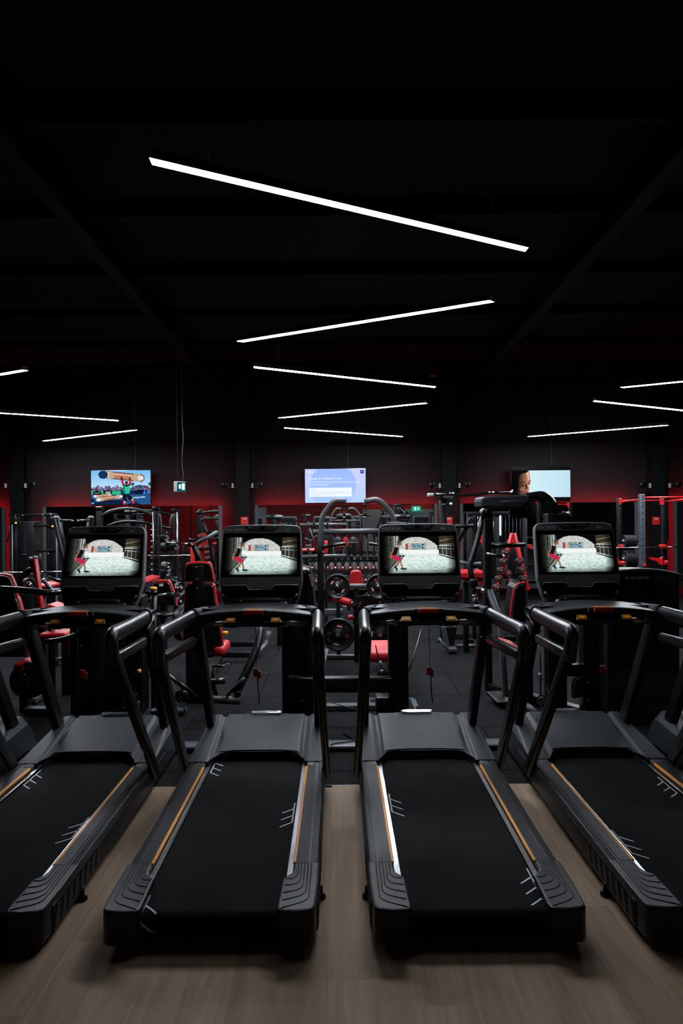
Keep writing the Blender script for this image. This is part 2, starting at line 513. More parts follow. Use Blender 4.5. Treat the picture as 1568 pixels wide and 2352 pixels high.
def pic_tunnel():
    p = Pic(176, 93, (10, 12, 14))
    X, Y = p.x, p.y
    al = np.ones_like(X, bool)
    # cobbled floor
    p.poly([(0.02, 1.0), (0.13, 0.93), (0.3, 0.52), (0.78, 0.5), (1.0, 0.66), (1.0, 1.0)], (176, 196, 188))
    fl = (Y > 0.5) & ((X - 0.1) * 0.9 > (0.97 - Y) * 0.45)
    p.a[fl] = np.clip(p.a[fl] * (1.32 - 0.55 * np.abs(Y[fl] - 0.58) - 0.9 * np.clip(X[fl] - 0.55, 0, 1) * np.clip(Y[fl] - 0.7, 0, 1) * 3)[:, None], 0, 1)
    p.noise(fl, 0.10, 5, 1); p.noise(fl, 0.06)
    # light courtyard behind the arch
    arch = (Y > 0.12 + 0.35 * np.clip(np.abs(X - 0.47) / 0.34, 0, 1.6) ** 2.3 - 0.09) & (Y < 0.52) & (X > 0.2) & (X < 0.76)
    p.put(arch, (226, 232, 230))
    br = arch & (Y < 0.36)
    p.put(br, (204, 206, 202)); p.noise(br, 0.10, 2, 1)
    p.rect(0.40, 0.20, 0.60, 0.37, (176, 150, 140)); p.rect(0.41, 0.215, 0.59, 0.36, (105, 140, 148))
    p.noise((X > 0.41) & (X < 0.59) & (Y > 0.215) & (Y < 0.36), 0.25, 4, 2)
    p.rect(0.32, 0.21, 0.355, 0.37, (150, 70, 70)); p.rect(0.36, 0.24, 0.39, 0.36, (205, 170, 150))
    p.rect(0.28, 0.365, 0.76, 0.375, (160, 160, 155)); p.rect(0.2, 0.38, 0.78, 0.50, (246, 252, 250))
    p.rect(0.215, 0.47, 0.29, 0.485, (90, 110, 150))
    # dark vault
    dk = (Y <= 0.12 + 0.35 * np.clip(np.abs(X - 0.47) / 0.34, 0, 1.6) ** 2.3 - 0.09) & (Y < 0.4) & (X > 0.2) & (X < 0.82)
    p.put(dk, (9, 11, 13))
    # left stone wall
    p.poly([(0, 0), (0.23, 0), (0.225, 0.55), (0.04, 1.0), (0, 1)], (92, 98, 90))
    lw = (X < 0.225) & (Y < 0.97 - (X - 0.05) * 2.1)
    p.noise(lw, 0.30); p.a[lw] *= np.clip(0.25 + X[lw] * 5.2, 0, 1.15)[:, None]
    for x, wd, c in ((0.115, 0.012, (12, 14, 16)), (0.145, 0.01, (16, 18, 20)), (0.2, 0.008, (225, 232, 235)), (0.185, 0.01, (30, 30, 34)), (0.165, 0.02, (150, 160, 158))):
        p.rect(x - wd / 2, 0.0, x + wd / 2, 0.42, c)
    p.poly([(0.05, 0.99), (0.27, 0.5), (0.27, 0.56), (0.1, 1.0)], (186, 200, 196), 0.75)
    # right gate and railings
    p.poly([(0.79, 0.02), (1, 0), (1, 0.62), (0.79, 0.5)], (66, 60, 48))
    for i in range(9):
        x = 0.8 + i * 0.024
        p.rect(x, 0.03, x + 0.004, 0.5 + i * 0.014, (40, 36, 30))
    p.line((0.8, 0.14), (1, 0.07), 0.012, (150, 138, 110)); p.line((0.8, 0.25), (1, 0.22), 0.012, (170, 158, 130))
    p.line((0.785, 0.27), (1, 0.27), 0.012, (196, 214, 220)); p.line((0.785, 0.335), (1, 0.365), 0.009, (190, 210, 216)); p.line((0.79, 0.5), (1, 0.605), 0.014, (205, 220, 224))
    for x in (0.83, 0.885, 0.945): p.line((x, 0.27), (x, 0.5 + (x - 0.79) * 0.5), 0.006, (190, 208, 212))
    p.line((0.79, 0.52), (1, 0.65), 0.012, (22, 24, 26))
    # vignette of the picture
    v = np.clip(1.15 - 0.9 * np.maximum(0, np.abs(X - 0.5) * 2 - 0.72) / 0.28 - 0.55 * np.maximum(0, Y - 0.84) / 0.16, 0.05, 1)
    p.a *= v[:, :, None]
    # woman leaning on the wall: black vest, red capris
    sk = (150, 105, 82)
    p.line((0.185, 0.275), (0.14, 0.4), 0.024, sk); p.line((0.14, 0.4), (0.1, 0.55), 0.02, sk); p.line((0.1, 0.55), (0.112, 0.58), 0.026, sk)
    p.poly([(0.172, 0.28), (0.215, 0.29), (0.21, 0.38), (0.182, 0.53), (0.122, 0.52), (0.15, 0.40)], (16, 18, 22))
    p.poly([(0.122, 0.515), (0.175, 0.515), (0.258, 0.62), (0.252, 0.69), (0.215, 0.69), (0.132, 0.6)], (206, 36, 74))
    p.line((0.228, 0.68), (0.175, 0.83), 0.022, sk); p.line((0.238, 0.68), (0.262, 0.85), 0.022, sk)
    p.line((0.165, 0.83), (0.185, 0.9), 0.028, (26, 42, 58)); p.line((0.25, 0.88), (0.305, 0.89), 0.026, (34, 60, 78))
    p.ell(0.243, 0.215, 0.026, 0.058, (158, 120, 98)); p.ell(0.225, 0.17, 0.028, 0.045, (84, 62, 54)); p.line((0.205, 0.24), (0.23, 0.2), 0.018, (84, 62, 54)); p.line((0.262, 0.17), (0.278, 0.13), 0.012, (96, 80, 74))
    p.line((0.178, 0.27), (0.2, 0.3), 0.008, (225, 225, 225))
    return p


def pic_strongman():
    p = Pic(140, 80, (150, 205, 245))
    X, Y = p.x, p.y
    p.a[:] = (np.array([120, 190, 245]) / 255) * (1 - np.clip(Y * 1.6, 0, 1))[:, :, None] + (np.array([205, 232, 250]) / 255) * np.clip(Y * 1.6, 0, 1)[:, :, None]
    cr = (Y > 0.47 + 0.03 * np.sin(X * 40) + 0.02 * np.sin(X * 97)) & (Y < 0.66)
    p.put(cr, (96, 92, 120)); p.noise(cr, 0.45, 2, 2)
    p.ell(0.7, 0.4, 0.03, 0.05, (40, 90, 110)); p.ell(0.82, 0.47, 0.05, 0.05, (40, 80, 110)); p.ell(0.99, 0.4, 0.025, 0.05, (40, 80, 100)); p.ell(0.94, 0.49, 0.03, 0.04, (90, 60, 90))
    p.rect(0.0, 0.60, 0.55, 0.70, (40, 190, 130)); p.rect(0.5, 0.58, 1.0, 0.72, (20, 40, 90))
    p.ell(0.1, 0.66, 0.08, 0.06, (14, 18, 26)); p.ell(0.28, 0.63, 0.08, 0.06, (14, 18, 26)); p.rect(0.24, 0.61, 0.32, 0.67, (200, 220, 225)); p.rect(0.05, 0.645, 0.15, 0.665, (150, 200, 210)); p.rect(0.26, 0.625, 0.3, 0.655, (40, 60, 70))
    p.ell(0.82, 0.65, 0.09, 0.09, (16, 24, 50)); p.poly([(0.9, 0.56), (0.93, 0.7), (0.87, 0.7)], (40, 120, 225)); p.rect(0.95, 0.6, 1, 0.67, (180, 210, 240)); p.rect(0.957, 0.61, 1, 0.66, (20, 60, 150))
    p.rect(0, 0.70, 1, 1.0, (36, 84, 136)); gr = Y > 0.70; p.noise(gr, 0.12, 4, 1); p.poly([(0, 0.82), (0.6, 0.88), (0.55, 1), (0, 1)], (14, 34, 66)); p.poly([(0.72, 0.9), (0.85, 1.0), (0.6, 1.0)], (14, 34, 66))
    p.line((0.7, 0.8), (0.9, 0.78), 0.02, (170, 205, 230)); p.rect(0.0, 0.92, 0.05, 0.98, (60, 160, 210))

    def log(a, b, wd):
        p.line(a, b, wd * 1.25, (60, 50, 60)); p.line(a, b, wd, (186, 122, 92))
        q = lambda t: (a[0] + (b[0] - a[0]) * t, a[1] + (b[1] - a[1]) * t)
        p.line((q(0)[0], q(0)[1] - wd * 0.45), (q(1)[0], q(1)[1] - wd * 0.45), wd * 0.3, (222, 176, 152))
        for t0, t1 in ((0.08, 0.22), (0.84, 0.95)): p.line(q(t0), q(t1), wd * 1.2, (196, 166, 138))
        p.line(q(-0.02), q(0.04), wd * 1.2, (60, 110, 190)); p.line(q(0.04), q(0.08), wd * 1.1, (225, 225, 225)); p.line(q(0.97), q(1.02), wd * 0.7, (225, 225, 225))
    log((0.05, 0.755), (0.32, 0.72), 0.04); log((0.1, 0.85), (0.5, 0.76), 0.055)
    p.line((0.12, 0.1), (0.2, 0.12), 0.012, (40, 60, 80)); log((0.2, 0.11), (0.84, 0.225), 0.1)
    p.line((0.19, 0.12), (0.22, 0.12), 0.13, (22, 50, 90))
    # athlete
    p.line((0.515, 0.21), (0.53, 0.32), 0.03, (40, 30, 36)); p.line((0.652, 0.24), (0.66, 0.32), 0.03, (40, 30, 36))
    p.line((0.52, 0.3), (0.54, 0.4), 0.035, (222, 30, 60)); p.line((0.66, 0.3), (0.652, 0.4), 0.035, (222, 30, 60))
    p.line((0.545, 0.42), (0.555, 0.48), 0.04, (70, 50, 56)); p.line((0.645, 0.42), (0.635, 0.47), 0.04, (70, 50, 56))
    p.poly([(0.535, 0.45), (0.655, 0.45), (0.66, 0.6), (0.63, 0.71), (0.56, 0.7), (0.545, 0.6)], (44, 196, 158)); p.poly([(0.535, 0.47), (0.565, 0.45), (0.57, 0.69), (0.55, 0.6)], (24, 120, 100))
    p.ell(0.595, 0.39, 0.027, 0.075, (90, 62, 66)); p.ell(0.595, 0.345, 0.026, 0.03, (24, 22, 28)); p.ell(0.598, 0.445, 0.024, 0.035, (30, 26, 32)); p.ell(0.605, 0.395, 0.012, 0.03, (150, 92, 96))
    p.line((0.57, 0.72), (0.56, 0.9), 0.06, (16, 18, 30)); p.line((0.62, 0.73), (0.69, 0.88), 0.06, (16, 18, 30)); p.line((0.57, 0.72), (0.64, 0.72), 0.03, (20, 40, 44))
    p.line((0.553, 0.91), (0.555, 1.0), 0.04, (220, 40, 70)); p.line((0.69, 0.87), (0.71, 0.94), 0.04, (222, 40, 70)); p.line((0.558, 0.92), (0.57, 0.93), 0.02, (235, 225, 225)); p.line((0.685, 0.85), (0.70, 0.86), 0.02, (235, 225, 225))
    return p


FONT5 = {}


def pic_trivia():
    p = Pic(140, 79, (200, 212, 255))
    X, Y = p.x, p.y
    a = np.clip(Y, 0, 1)[:, :, None]
    p.a[:] = np.array([206, 212, 255]) / 255 * (1 - a) + np.array([186, 214, 255]) / 255 * a
    m = ((X - 0.46) / 0.385) ** 2 + ((Y - 0.5) / 0.67) ** 2 < 1
    p.a[m] = (np.array([160, 190, 255]) / 255 * (1 - a) + np.array([172, 204, 255]) / 255 * a)[m]
    p.rect(0.07, 0.555, 0.77, 0.825, (244, 250, 255))
    p.rect(0.915, 0.035, 0.975, 0.145, (8, 40, 150))
    p.ell(0.945, 0.09, 0.016, 0.024, (150, 205, 255)); p.ell(0.95, 0.1, 0.009, 0.012, (8, 40, 150))
    p.ell(0.08, 0.09, 0.014, 0.022, (250, 252, 255))
    p.rect(0.85, 0.925, 0.88, 0.94, (120, 140, 210))
    return p


def pic_face():
    p = Pic(140, 72, (210, 236, 245))
    X, Y = p.x, p.y
    a = np.clip(X, 0, 1)[:, :, None]
    p.a[:] = np.array([222, 244, 248]) / 255 * (1 - a) + np.array([192, 226, 242]) / 255 * a
    p.poly([(0, 0), (0.30, 0), (0.31, 0.12), (0.315, 0.3), (0.33, 0.40), (0.315, 0.5), (0.30, 0.56), (0.305, 0.66), (0.29, 0.78), (0.28, 0.9), (0.26, 1.0), (0, 1)], (176, 120, 96))
    fc = (X < 0.335) & (p.a[:, :, 0] < 0.71) & (p.a[:, :, 2] < 0.5)
    p.a[fc] *= np.clip((X[fc] - 0.07) / 0.19, 0.02, 1.1)[:, None]
    p.poly([(0, 0), (0.29, 0), (0.26, 0.09), (0.17, 0.11), (0.12, 0.3), (0.11, 0.7), (0.09, 1), (0, 1)], (8, 8, 10), 0.95)
    p.line((0.15, 0.46), (0.235, 0.43), 0.014, (48, 26, 22)); p.line((0.285, 0.44), (0.32, 0.37), 0.012, (90, 60, 50))
    p.line((0.18, 0.55), (0.235, 0.53), 0.024, (24, 16, 16)); p.ell(0.212, 0.525, 0.008, 0.016, (170, 170, 170)); p.ell(0.30, 0.49, 0.014, 0.03, (60, 40, 40))
    p.poly([(0.25, 0.45), (0.28, 0.66), (0.25, 0.72), (0.23, 0.66)], (62, 32, 26), 0.8); p.line((0.285, 0.55), (0.295, 0.64), 0.012, (225, 190, 170))
    p.line((0.22, 0.86), (0.28, 0.8), 0.026, (128, 58, 54)); p.ell(0.18, 0.7, 0.035, 0.07, (196, 140, 116), 0.5)
    p.poly([(0.245, 0.08), (0.29, 0.05), (0.30, 0.36), (0.285, 0.4), (0.27, 0.2)], (240, 226, 214), 0.65)
    return p

# ------------------------------------------------------------------ the room
WALL_D = 14.2
BACK_D = -5.0
XW, XE = -9.5, 10.0


def ceil_z(y):
    return 5.15 - 0.028 * y


fl = MB().box((0.25, 4.6, -0.06), (19.5, 19.2, 0.08)).build('floor', mat('subfloor_brown', (0.05, 0.035, 0.025), 0.8))
tag(fl, 'oak plank and black rubber tile gym floor', 'floor', kind='structure')
plank_me = {}
for i in range(-20, 20):
    y = -5.0 + random.uniform(-1.2, 0)
    x = i * 0.182 + 0.035
    while y < 4.5:
        L = 1.28
        y0, y1 = max(y, -5.0), min(y + L, 4.548)
        y += L
        if y1 < 1.4 or y1 - y0 < 0.03:
            continue
        key = round(y1 - y0, 2)
        if key not in plank_me:
            o = MB().box((0, 0, -0.010), (0.1814, key - 0.0006, 0.02)).build('wood_plank', 'plank', origin=(0, 0, 0))
            plank_me[key] = o.data
        else:
            o = bpy.data.objects.new('wood_plank', plank_me[key]); COL.objects.link(o)
        o.location = (x, (y0 + y1) / 2, 0)
        o.parent = fl
nose = MB().box((0.2, 4.5525, -0.009), (15, 0.006, 0.02)).build('threshold_strip', 'greysteel', fl)
tile_me = {}
rows = [4.556, 4.80, 5.76, 6.78, 7.76, 8.76, 9.76, 10.76, 11.76, 12.76, 14.18]
for r in range(len(rows) - 1):
    y0, y1 = rows[r], rows[r + 1]
    off = 0.2 if r % 2 == 1 else 0.7
    if r == 0: off = 0.7
    k = -9
    while k + off < 9.4:
        x0 = k + off
        dy = round(y1 - y0, 3)
        if dy not in tile_me:
            o = MB().box((0, 0, -0.012), (0.994, dy - 0.006, 0.024), bevel=0.003, seg=1, smooth=False).build('rubber_tile', 'tile', origin=(0, 0, 0))
            tile_me[dy] = o.data
        else:
            o = bpy.data.objects.new('rubber_tile', tile_me[dy]); COL.objects.link(o)
        o.location = (x0 + 0.5, (y0 + y1) / 2, random.uniform(0, 0.0015))
        o.parent = fl
        k += 1

c0, c1 = ceil_z(BACK_D), ceil_z(WALL_D + 0.1)
cm = MB().add([(XW, BACK_D, c0), (XE, BACK_D, c0), (XE, WALL_D + 0.1, c1), (XW, WALL_D + 0.1, c1), (XW, BACK_D, c0 + 0.1), (XE, BACK_D, c0 + 0.1), (XE, WALL_D + 0.1, c1 + 0.1), (XW, WALL_D + 0.1, c1 + 0.1)],
              [(0, 1, 2, 3), (7, 6, 5, 4), (0, 4, 5, 1), (1, 5, 6, 2), (2, 6, 7, 3), (3, 7, 4, 0)])
ce = tag(cm.build('ceiling', 'ceiling'), 'black painted warehouse roof with steel beams', 'ceiling', kind='structure')
for x in (-2.62, 2.88):
    MB().bar((x, -4.9, ceil_z(-4.9) - 0.13), (x, 14.1, ceil_z(14.1) - 0.13), 0.16, 0.26).build('roof_beam', 'beam', ce)
for j in range(9):
    y = 0.6 + j * 1.6
    MB().bar((XW, y, ceil_z(y) - 0.05), (XE, y, ceil_z(y) - 0.05), 0.07, 0.1).build('purlin', 'beam', ce)

wn = MB().box((0.25, WALL_D + 0.05, 2.4), (19.5, 0.1, 5.0)).build('wall_north', 'wall')
tag(wn, 'charcoal end wall with mirrors and televisions', 'wall', kind='structure')
for x in (-4.2, 0.22, 4.45):
    MB().box((x, WALL_D - 0.002, 3.4), (0.012, 0.006, 2.6)).build('panel_joint', 'walljoint', wn)
tag(MB().box((XW - 0.05, 4.6, 2.6), (0.1, 19.3, 5.4)).build('wall_west', 'wall'), 'charcoal side wall', 'wall', kind='structure')
tag(MB().box((XE + 0.05, 4.6, 2.6), (0.1, 19.3, 5.4)).build('wall_east', 'wall'), 'charcoal side wall', 'wall', kind='structure')
ws = MB().box((0.25, BACK_D - 0.05, 2.6), (19.5, 0.1, 5.4)).build('wall_south', 'wall')
tag(ws, 'wall facing the mirrors, red with a pale entrance', 'wall', kind='structure')
MB().box((-2.4, BACK_D + 0.01, 1.7), (14.0, 0.02, 3.4)).build('red_panel', 'redwall', ws)
MB().box((-6.6, BACK_D + 0.06, 1.3), (0.9, 0.1, 2.6)).build('red_pier', 'redpaint', ws)
MB().box((-6.55, BACK_D + 0.12, 1.45), (0.13, 0.02, 1.3)).build('narrow_pane', 'doorgrey', ws)
MB().box((2.9, BACK_D + 0.04, 1.0), (3.4, 0.06, 2.0)).build('entrance_screen', 'doorgrey', ws)
MB().box((2.9, BACK_D + 0.08, 0.95), (0.9, 0.04, 1.9)).build('entrance_door', 'plastic2', ws)
MB().box((-3.7, BACK_D + 0.03, 1.75), (0.5, 0.03, 0.8)).build('notice_board', 'whitebox', ws)
MB().box((7.7, BACK_D + 0.02, 1.25), (0.3, 0.03, 1.1)).build('tall_pane', 'dayglass', ws)
MB().box((3.9, BACK_D + 0.02, 1.58), (0.6, 0.03, 0.35)).build('lit_pane', emit('warm_pane', (1.0, 0.75, 0.5), 0.7), ws)

for x in (-6.6, 2.0, 3.9):  # added lamps that brighten the red pier and entrance reflected in the mirrors
    t = thing('fill_lamp', 'added small round fill lamp above the %s on the wall behind the treadmills' % ('red pier' if x < 0 else ('entrance door' if x < 3 else 'entrance screen')), 'light', (x, BACK_D + 0.6, 2.9), 'added fill lamps behind the treadmills')
    MB().lathe([(0, 0), (0.07, 0), (0.07, 0.12), (0, 0.12)], (x, BACK_D + 0.6, 2.9), (0, 0, 1), 16).build('can', 'black', t)
    MB().lathe([(0, 0), (0.055, 0), (0.055, 0.002), (0, 0.002)], (x, BACK_D + 0.6, 2.896), (0, 0, 1), 16).build('lamp_face', 'filllamp', t)
    MB().tube([(x, BACK_D + 0.6, 3.0), (x, BACK_D + 0.6, ceil_z(BACK_D))], 0.012, 6).build('stem', 'black', t)

# columns against the end wall
for n, px in enumerate((46, 560, 1029, 1505)):
    c = W(px, 1150, 14.0)
    h = ceil_z(14)
    m = MB()
    m.box((c.x - 0.0, 14.0, h / 2), (0.02, 0.26, h)); m.box((c.x, 13.87, h / 2), (0.28, 0.02, h)); m.box((c.x, 14.13, h / 2), (0.28, 0.02, h))
    o = tag(m.build('column_%d' % (n + 1), 'column', origin=(c.x, 14.0, 0)), 'black steel column against the end wall', 'column', kind='structure')
    m = MB().box((c.x + 0.2, 13.95, h / 2 + 0.55), (0.05, 0.05, h - 1.3)).build('conduit', 'column', o)
    s = W(px + 7, 1196, 13.85)
    if n > 0:
        sg = MB().box((s.x - 0.05, 13.853, s.z), (0.15, 0.012, 0.16)).build('red_sign', 'redplastic', o)
        MB().box((s.x - 0.05, 13.846, s.z + 0.04), (0.08, 0.004, 0.015)).build('sign_text', 'white', sg)
    for k in (-1, 1):
        e = W(px + k * 14, 1113, 13.8)
        lp = thing('emergency_light', 'black twin emergency spotlight with red-tipped bracket on the %s flank of the %s column' % ('left' if k < 0 else 'right', ('first', 'second', 'third', 'fourth')[n]), 'light', (c.x + k * 0.13, 13.86, e.z), 'emergency spotlights on the columns')
        x0 = c.x + k * 0.12
        MB().bar((x0, 13.85, e.z - 0.05), (x0 + k * 0.28, 13.82, e.z - 0.05), 0.02, 0.02).build('bracket', 'black', lp)
        MB().box((x0 + k * 0.08, 13.81, e.z - 0.02), (0.035, 0.03, 0.09)).build('tip', 'greycap', lp)
        MB().lathe([(0, -0.05), (0.05, -0.05), (0.06, 0.05), (0.02, 0.05)], (x0 + k * 0.24, 13.8, e.z - 0.0), (0, -1, 0), 16).build('lamp_head', 'black', lp)

# mirrors with red LED strips behind their edges
MIR_D = 13.97
mir = [(-9.4, 5), (106, 502), (592, 997), (1063, 1457), (1554, 9.9)]
MZ0, MZ1 = 0.25, 2.0
where = ['beside the first column', 'under the strongman television', 'under the quiz television', 'under the face television', 'beside the fourth column']
for i, (a, b) in enumerate(mir):
    x0 = a if i == 0 else W(a, 1180, MIR_D).x
    x1 = b if i == 4 else W(b, 1180, MIR_D).x
    t = thing('wall_mirror', 'tall wall mirror edged in grey with red glow, ' + where[i], 'mirror', ((x0 + x1) / 2, WALL_D, MZ0), 'mirrors along the end wall')
    npan = 2 if x1 - x0 > 3 else 1
    for k in range(npan):
        xa = x0 + (x1 - x0) * k / npan; xb = x0 + (x1 - x0) * (k + 1) / npan
        MB().box(((xa + xb) / 2, MIR_D + 0.006, (MZ0 + MZ1) / 2), (xb - xa - 0.004, 0.012, MZ1 - MZ0)).build('mirror_pane', 'mirror', t)
    MB().box(((x0 + x1) / 2, MIR_D + 0.03, (MZ0 + MZ1) / 2), (x1 - x0 - 0.004, 0.036, MZ1 - MZ0)).build('backing', 'mirrorframe', t)
    for x, sgn in ((x0, -1), (x1, 1)):
        if (i == 0 and sgn < 0) or (i == 4 and sgn > 0): continue
        MB().box((x + sgn * 0.035, MIR_D + 0.004, (MZ0 + MZ1) / 2), (0.07, 0.02, MZ1 - MZ0)).build('edge_strip', 'mirrorframe', t)
        MB().box((x - sgn * 0.07, MIR_D + 0.051, (MZ0 + MZ1) / 2), (0.014, 0.004, MZ1 - MZ0 - 0.05)).build('led_strip', 'ledred', t)
    MB().box(((x0 + x1) / 2, MIR_D + 0.051, MZ1 - 0.01), (x1 - x0 - 0.02, 0.004, 0.014)).build('led_strip', 'ledred', t)

# ------------------------------------------------------------------ zigzag LED pendants
H0 = 1.86
LVP = 1227.0


def lamp_pt(px, py):
    dx, dy = px - VPX, py - VPY
    c, s = math.cos(ROLL), math.sin(ROLL)
    ux, uy = c * dx - s * dy, VPY + s * dx + c * dy
    D = F_PX * H0 / (LVP - uy)
    return Vector((ux * D / F_PX, D, CAM_H - (uy - VPY) * D / F_PX))


A = Vector((1.157 * H0, 0.567 * H0, -0.03 * 0.567 * H0))
B = Vector((1.157 * H0, -0.6 * H0, 0.03 * 0.6 * H0))
lamps = [(lamp_pt(346, 367), lamp_pt(1209, 571), 'the nearest and largest, over the treadmills'),
         (lamp_pt(551, 783), lamp_pt(1128, 690), 'second of the middle zigzag, rising to the right'),
         (lamp_pt(583, 842), lamp_pt(999, 888), 'third of the middle zigzag'),
         (lamp_pt(643, 959), lamp_pt(977, 925), 'fourth of the middle zigzag'),
         (lamp_pt(653, 982), lamp_pt(924, 1002), 'last of the middle zigzag, above the quiz television'),
         (lamp_pt(57, 849) - B, lamp_pt(57, 849), 'highest in the zigzag on the strongman television side'),
         (lamp_pt(271, 965) - A, lamp_pt(271, 965), 'second in the zigzag on the strongman television side'),
         (lamp_pt(102, 1012), lamp_pt(311, 987), 'lowest in the zigzag, above the strongman television'),
         (lamp_pt(1428, 889), lamp_pt(1428, 889) + B, 'highest in the zigzag on the face television side'),
         (lamp_pt(1364, 920), lamp_pt(1364, 920) + A, 'second in the zigzag on the face television side'),
         (lamp_pt(1214, 1002), lamp_pt(1532, 976), 'lowest in the zigzag, above the face television')]
for p, q, txt in lamps:
    mid = (p + q) / 2
    t = thing('pendant_light', 'white LED batten light, ' + txt, 'light', mid, 'zigzag LED battens under the roof')
    d = (q - p).normalized()
    s = Vector((-d.y, d.x, 0)).normalized(); w = 0.030
    prof = [(-w, -0.006), (-w, -0.008), (w, -0.008), (w, -0.006)]
    vs = []
    for e in (p, q):
        for x, z in prof:
            vs.append(e + s * x + Vector((0, 0, z)) + d * (x * 0.45))
    n = len(prof)
    fs = [(j, (j + 1) % n, n + (j + 1) % n, n + j) for j in range(n)] + [tuple(range(n))[::-1], tuple(range(n, 2 * n))]
    MB().add(vs, fs).build('diffuser', 'leddim' if 'nearest' in txt else 'ledwhite', t)
    MB().bar(p + Vector((0, 0, 0.018)) - d * 0.0, q + Vector((0, 0, 0.018)) + d * 0.0, 0.064, 0.048).build('housing', 'black', t)
    for k in (0.12, 0.88):
        a = p.lerp(q, k)
        MB().tube([a + Vector((0, 0, 0.043)), (a.x, a.y, ceil_z(a.y))], 0.0025, 5).build('suspension_wire', 'black', t)

# ------------------------------------------------------------------ televisions, exit sign
tvs = [((209, 1081), (345, 1080.5), (210, 1159.5), 'television showing a strongman lifting a log overhead', pic_strongman, 0),
       ((700, 1077.5), (839, 1076.5), (701, 1155), 'television showing a pale blue health quiz slide', pic_trivia, 0),
       ((1174, 1082), (1309, 1079), (1174, 1143.5), 'television showing a face beside bright pale blue', pic_face, 1)]
for a, b, c, lab, fn, bars in tvs:
    D = 13.95
    p0, p1, p2 = W(*a, D), W(*b, D), W(*c, D)
    w, h = (p1 - p0).length, abs(p0.z - p2.z)
    cx, cz = (p0.x + p1.x) / 2, (p0.z + p2.z) / 2 + (p1.z - p0.z) / 2
    H = h + (0.16 if bars else 0.02)
    t = thing('wall_television', lab, 'television', (cx, WALL_D - 0.02, cz))
    MB().box((cx, D + 0.035, cz + (0.0 if not bars else 0.0)), (w + 0.02, 0.05, H + 0.01), bevel=0.006).build('casing', 'gloss', t)
    MB().box((cx, D + 0.15, cz), (0.4, 0.2, 0.3)).build('wall_bracket', 'black', t)
    if bars:
        MB().box((cx, D + 0.008, cz), (w, 0.008, H)).build('panel_glass', 'glass', t)
    pic = fn()
    T = Matrix.Translation((cx, D, cz)) @ Matrix.Rotation(PI / 2, 4, 'X')
    so = pic.mesh('screen', 'tv', T, w, h, t)
    if fn is pic_trivia:
        X = lambda u, v: Matrix.Translation((cx + (u - 0.5) * w, D - 0.004, cz + (0.5 - v) * h)) @ Matrix.Rotation(PI / 2, 4, 'X')
        wt = emit('slide_white', (1, 1, 1), 1.0)
        bt = emit('slide_blue', (0.25, 0.55, 0.78), 1.0)
        for txt, sz, v in (('Health & Wellness Trivia', 0.066, 0.285), ('Which mineral is essential for the proper functioning', 0.048, 0.385), ('of the thyroid gland?', 0.048, 0.46)):
            MB().text(txt, sz, X(0.07, v), 'LEFT').build('slide_text', wt, so)
        MB().text('Wellness', 0.03, X(0.105, 0.09), 'LEFT').build('slide_text', wt, so)
        for txt, sz, v in (('A. Iodine', 0.034, 0.615), ('Iodine is needed to make the thyroid hormones thyroxine and', 0.027, 0.675), ('triiodothyronine, which assist with the creation of proteins and enzyme', 0.027, 0.72), ('activity, as stated by the School of Medicine.', 0.027, 0.765)):
            MB().text(txt, sz, X(0.095, v), 'LEFT').build('answer_text', bt, so)

es = W(412.5, 1118, 9.5)
t = thing('exit_sign', 'small white hanging exit sign with green face on two wires', 'sign', es)
T = Matrix.Translation(es) @ Matrix.Rotation(math.radians(52), 4, 'Z')
MB().box((0, 0, 0), (0.16, 0.07, 0.145), bevel=0.01, T=T).build('sign_body', 'whitebox', t)
MB().box((0.0, -0.04, 0), (0.145, 0.01, 0.125), T=T).build('sign_face', 'exitteal', t)
MB().box((0.025, -0.047, 0.0), (0.05, 0.004, 0.09), T=T).box((-0.035, -0.047, 0.0), (0.035, 0.004, 0.06), T=T).build('running_figure', 'exitwhite', t)
MB().tube([es + Vector((-0.03, 0, 0.07)), (es.x - 0.03, es.y, ceil_z(es.y))], 0.0035, 5).build('wire', 'greysteel', t)
MB().tube([es + Vector((0.03, 0, 0.07)), W(422, 1094, 9.5), W(418, 1075, 9.5), W(417.5, 1055, 9.5), W(421, 1005, 9.5), W(418, 970, 9.5), (W(418, 900, 9.5).x, 9.5, ceil_z(9.5))], 0.005, 6, fil=0.06).build('cable', 'greysteel', t)
for px, py, D in ((953, 1175, -4.8),):
    x, z = 3.75, 2.02
    t = thing('exit_sign', 'green running man exit sign seen in the mirror', 'sign', (x, D, z))
    MB().box((x, D, z), (0.42, 0.05, 0.24)).build('sign_body', 'exitgreen', t)
    MB().box((x - 0.05, D + 0.03, z), (0.1, 0.01, 0.16)).box((x + 0.1, D + 0.03, z), (0.06, 0.01, 0.12)).build('running_figure', 'exitwhite', t)
    MB().tube([(x, D, z), (x, D, ceil_z(D))], 0.006, 5).build('hanger', 'black', t)
rb = W(994, 863, 13.6)
t = thing('alarm_beacon', 'tiny dark red box high up under the roof', 'alarm', rb)
MB().box(rb, (0.13, 0.06, 0.035)).build('beacon_body', 'redplastic', t)
MB().tube([rb, (rb.x, rb.y, ceil_z(rb.y))], 0.01, 6).build('stem', 'black', t)

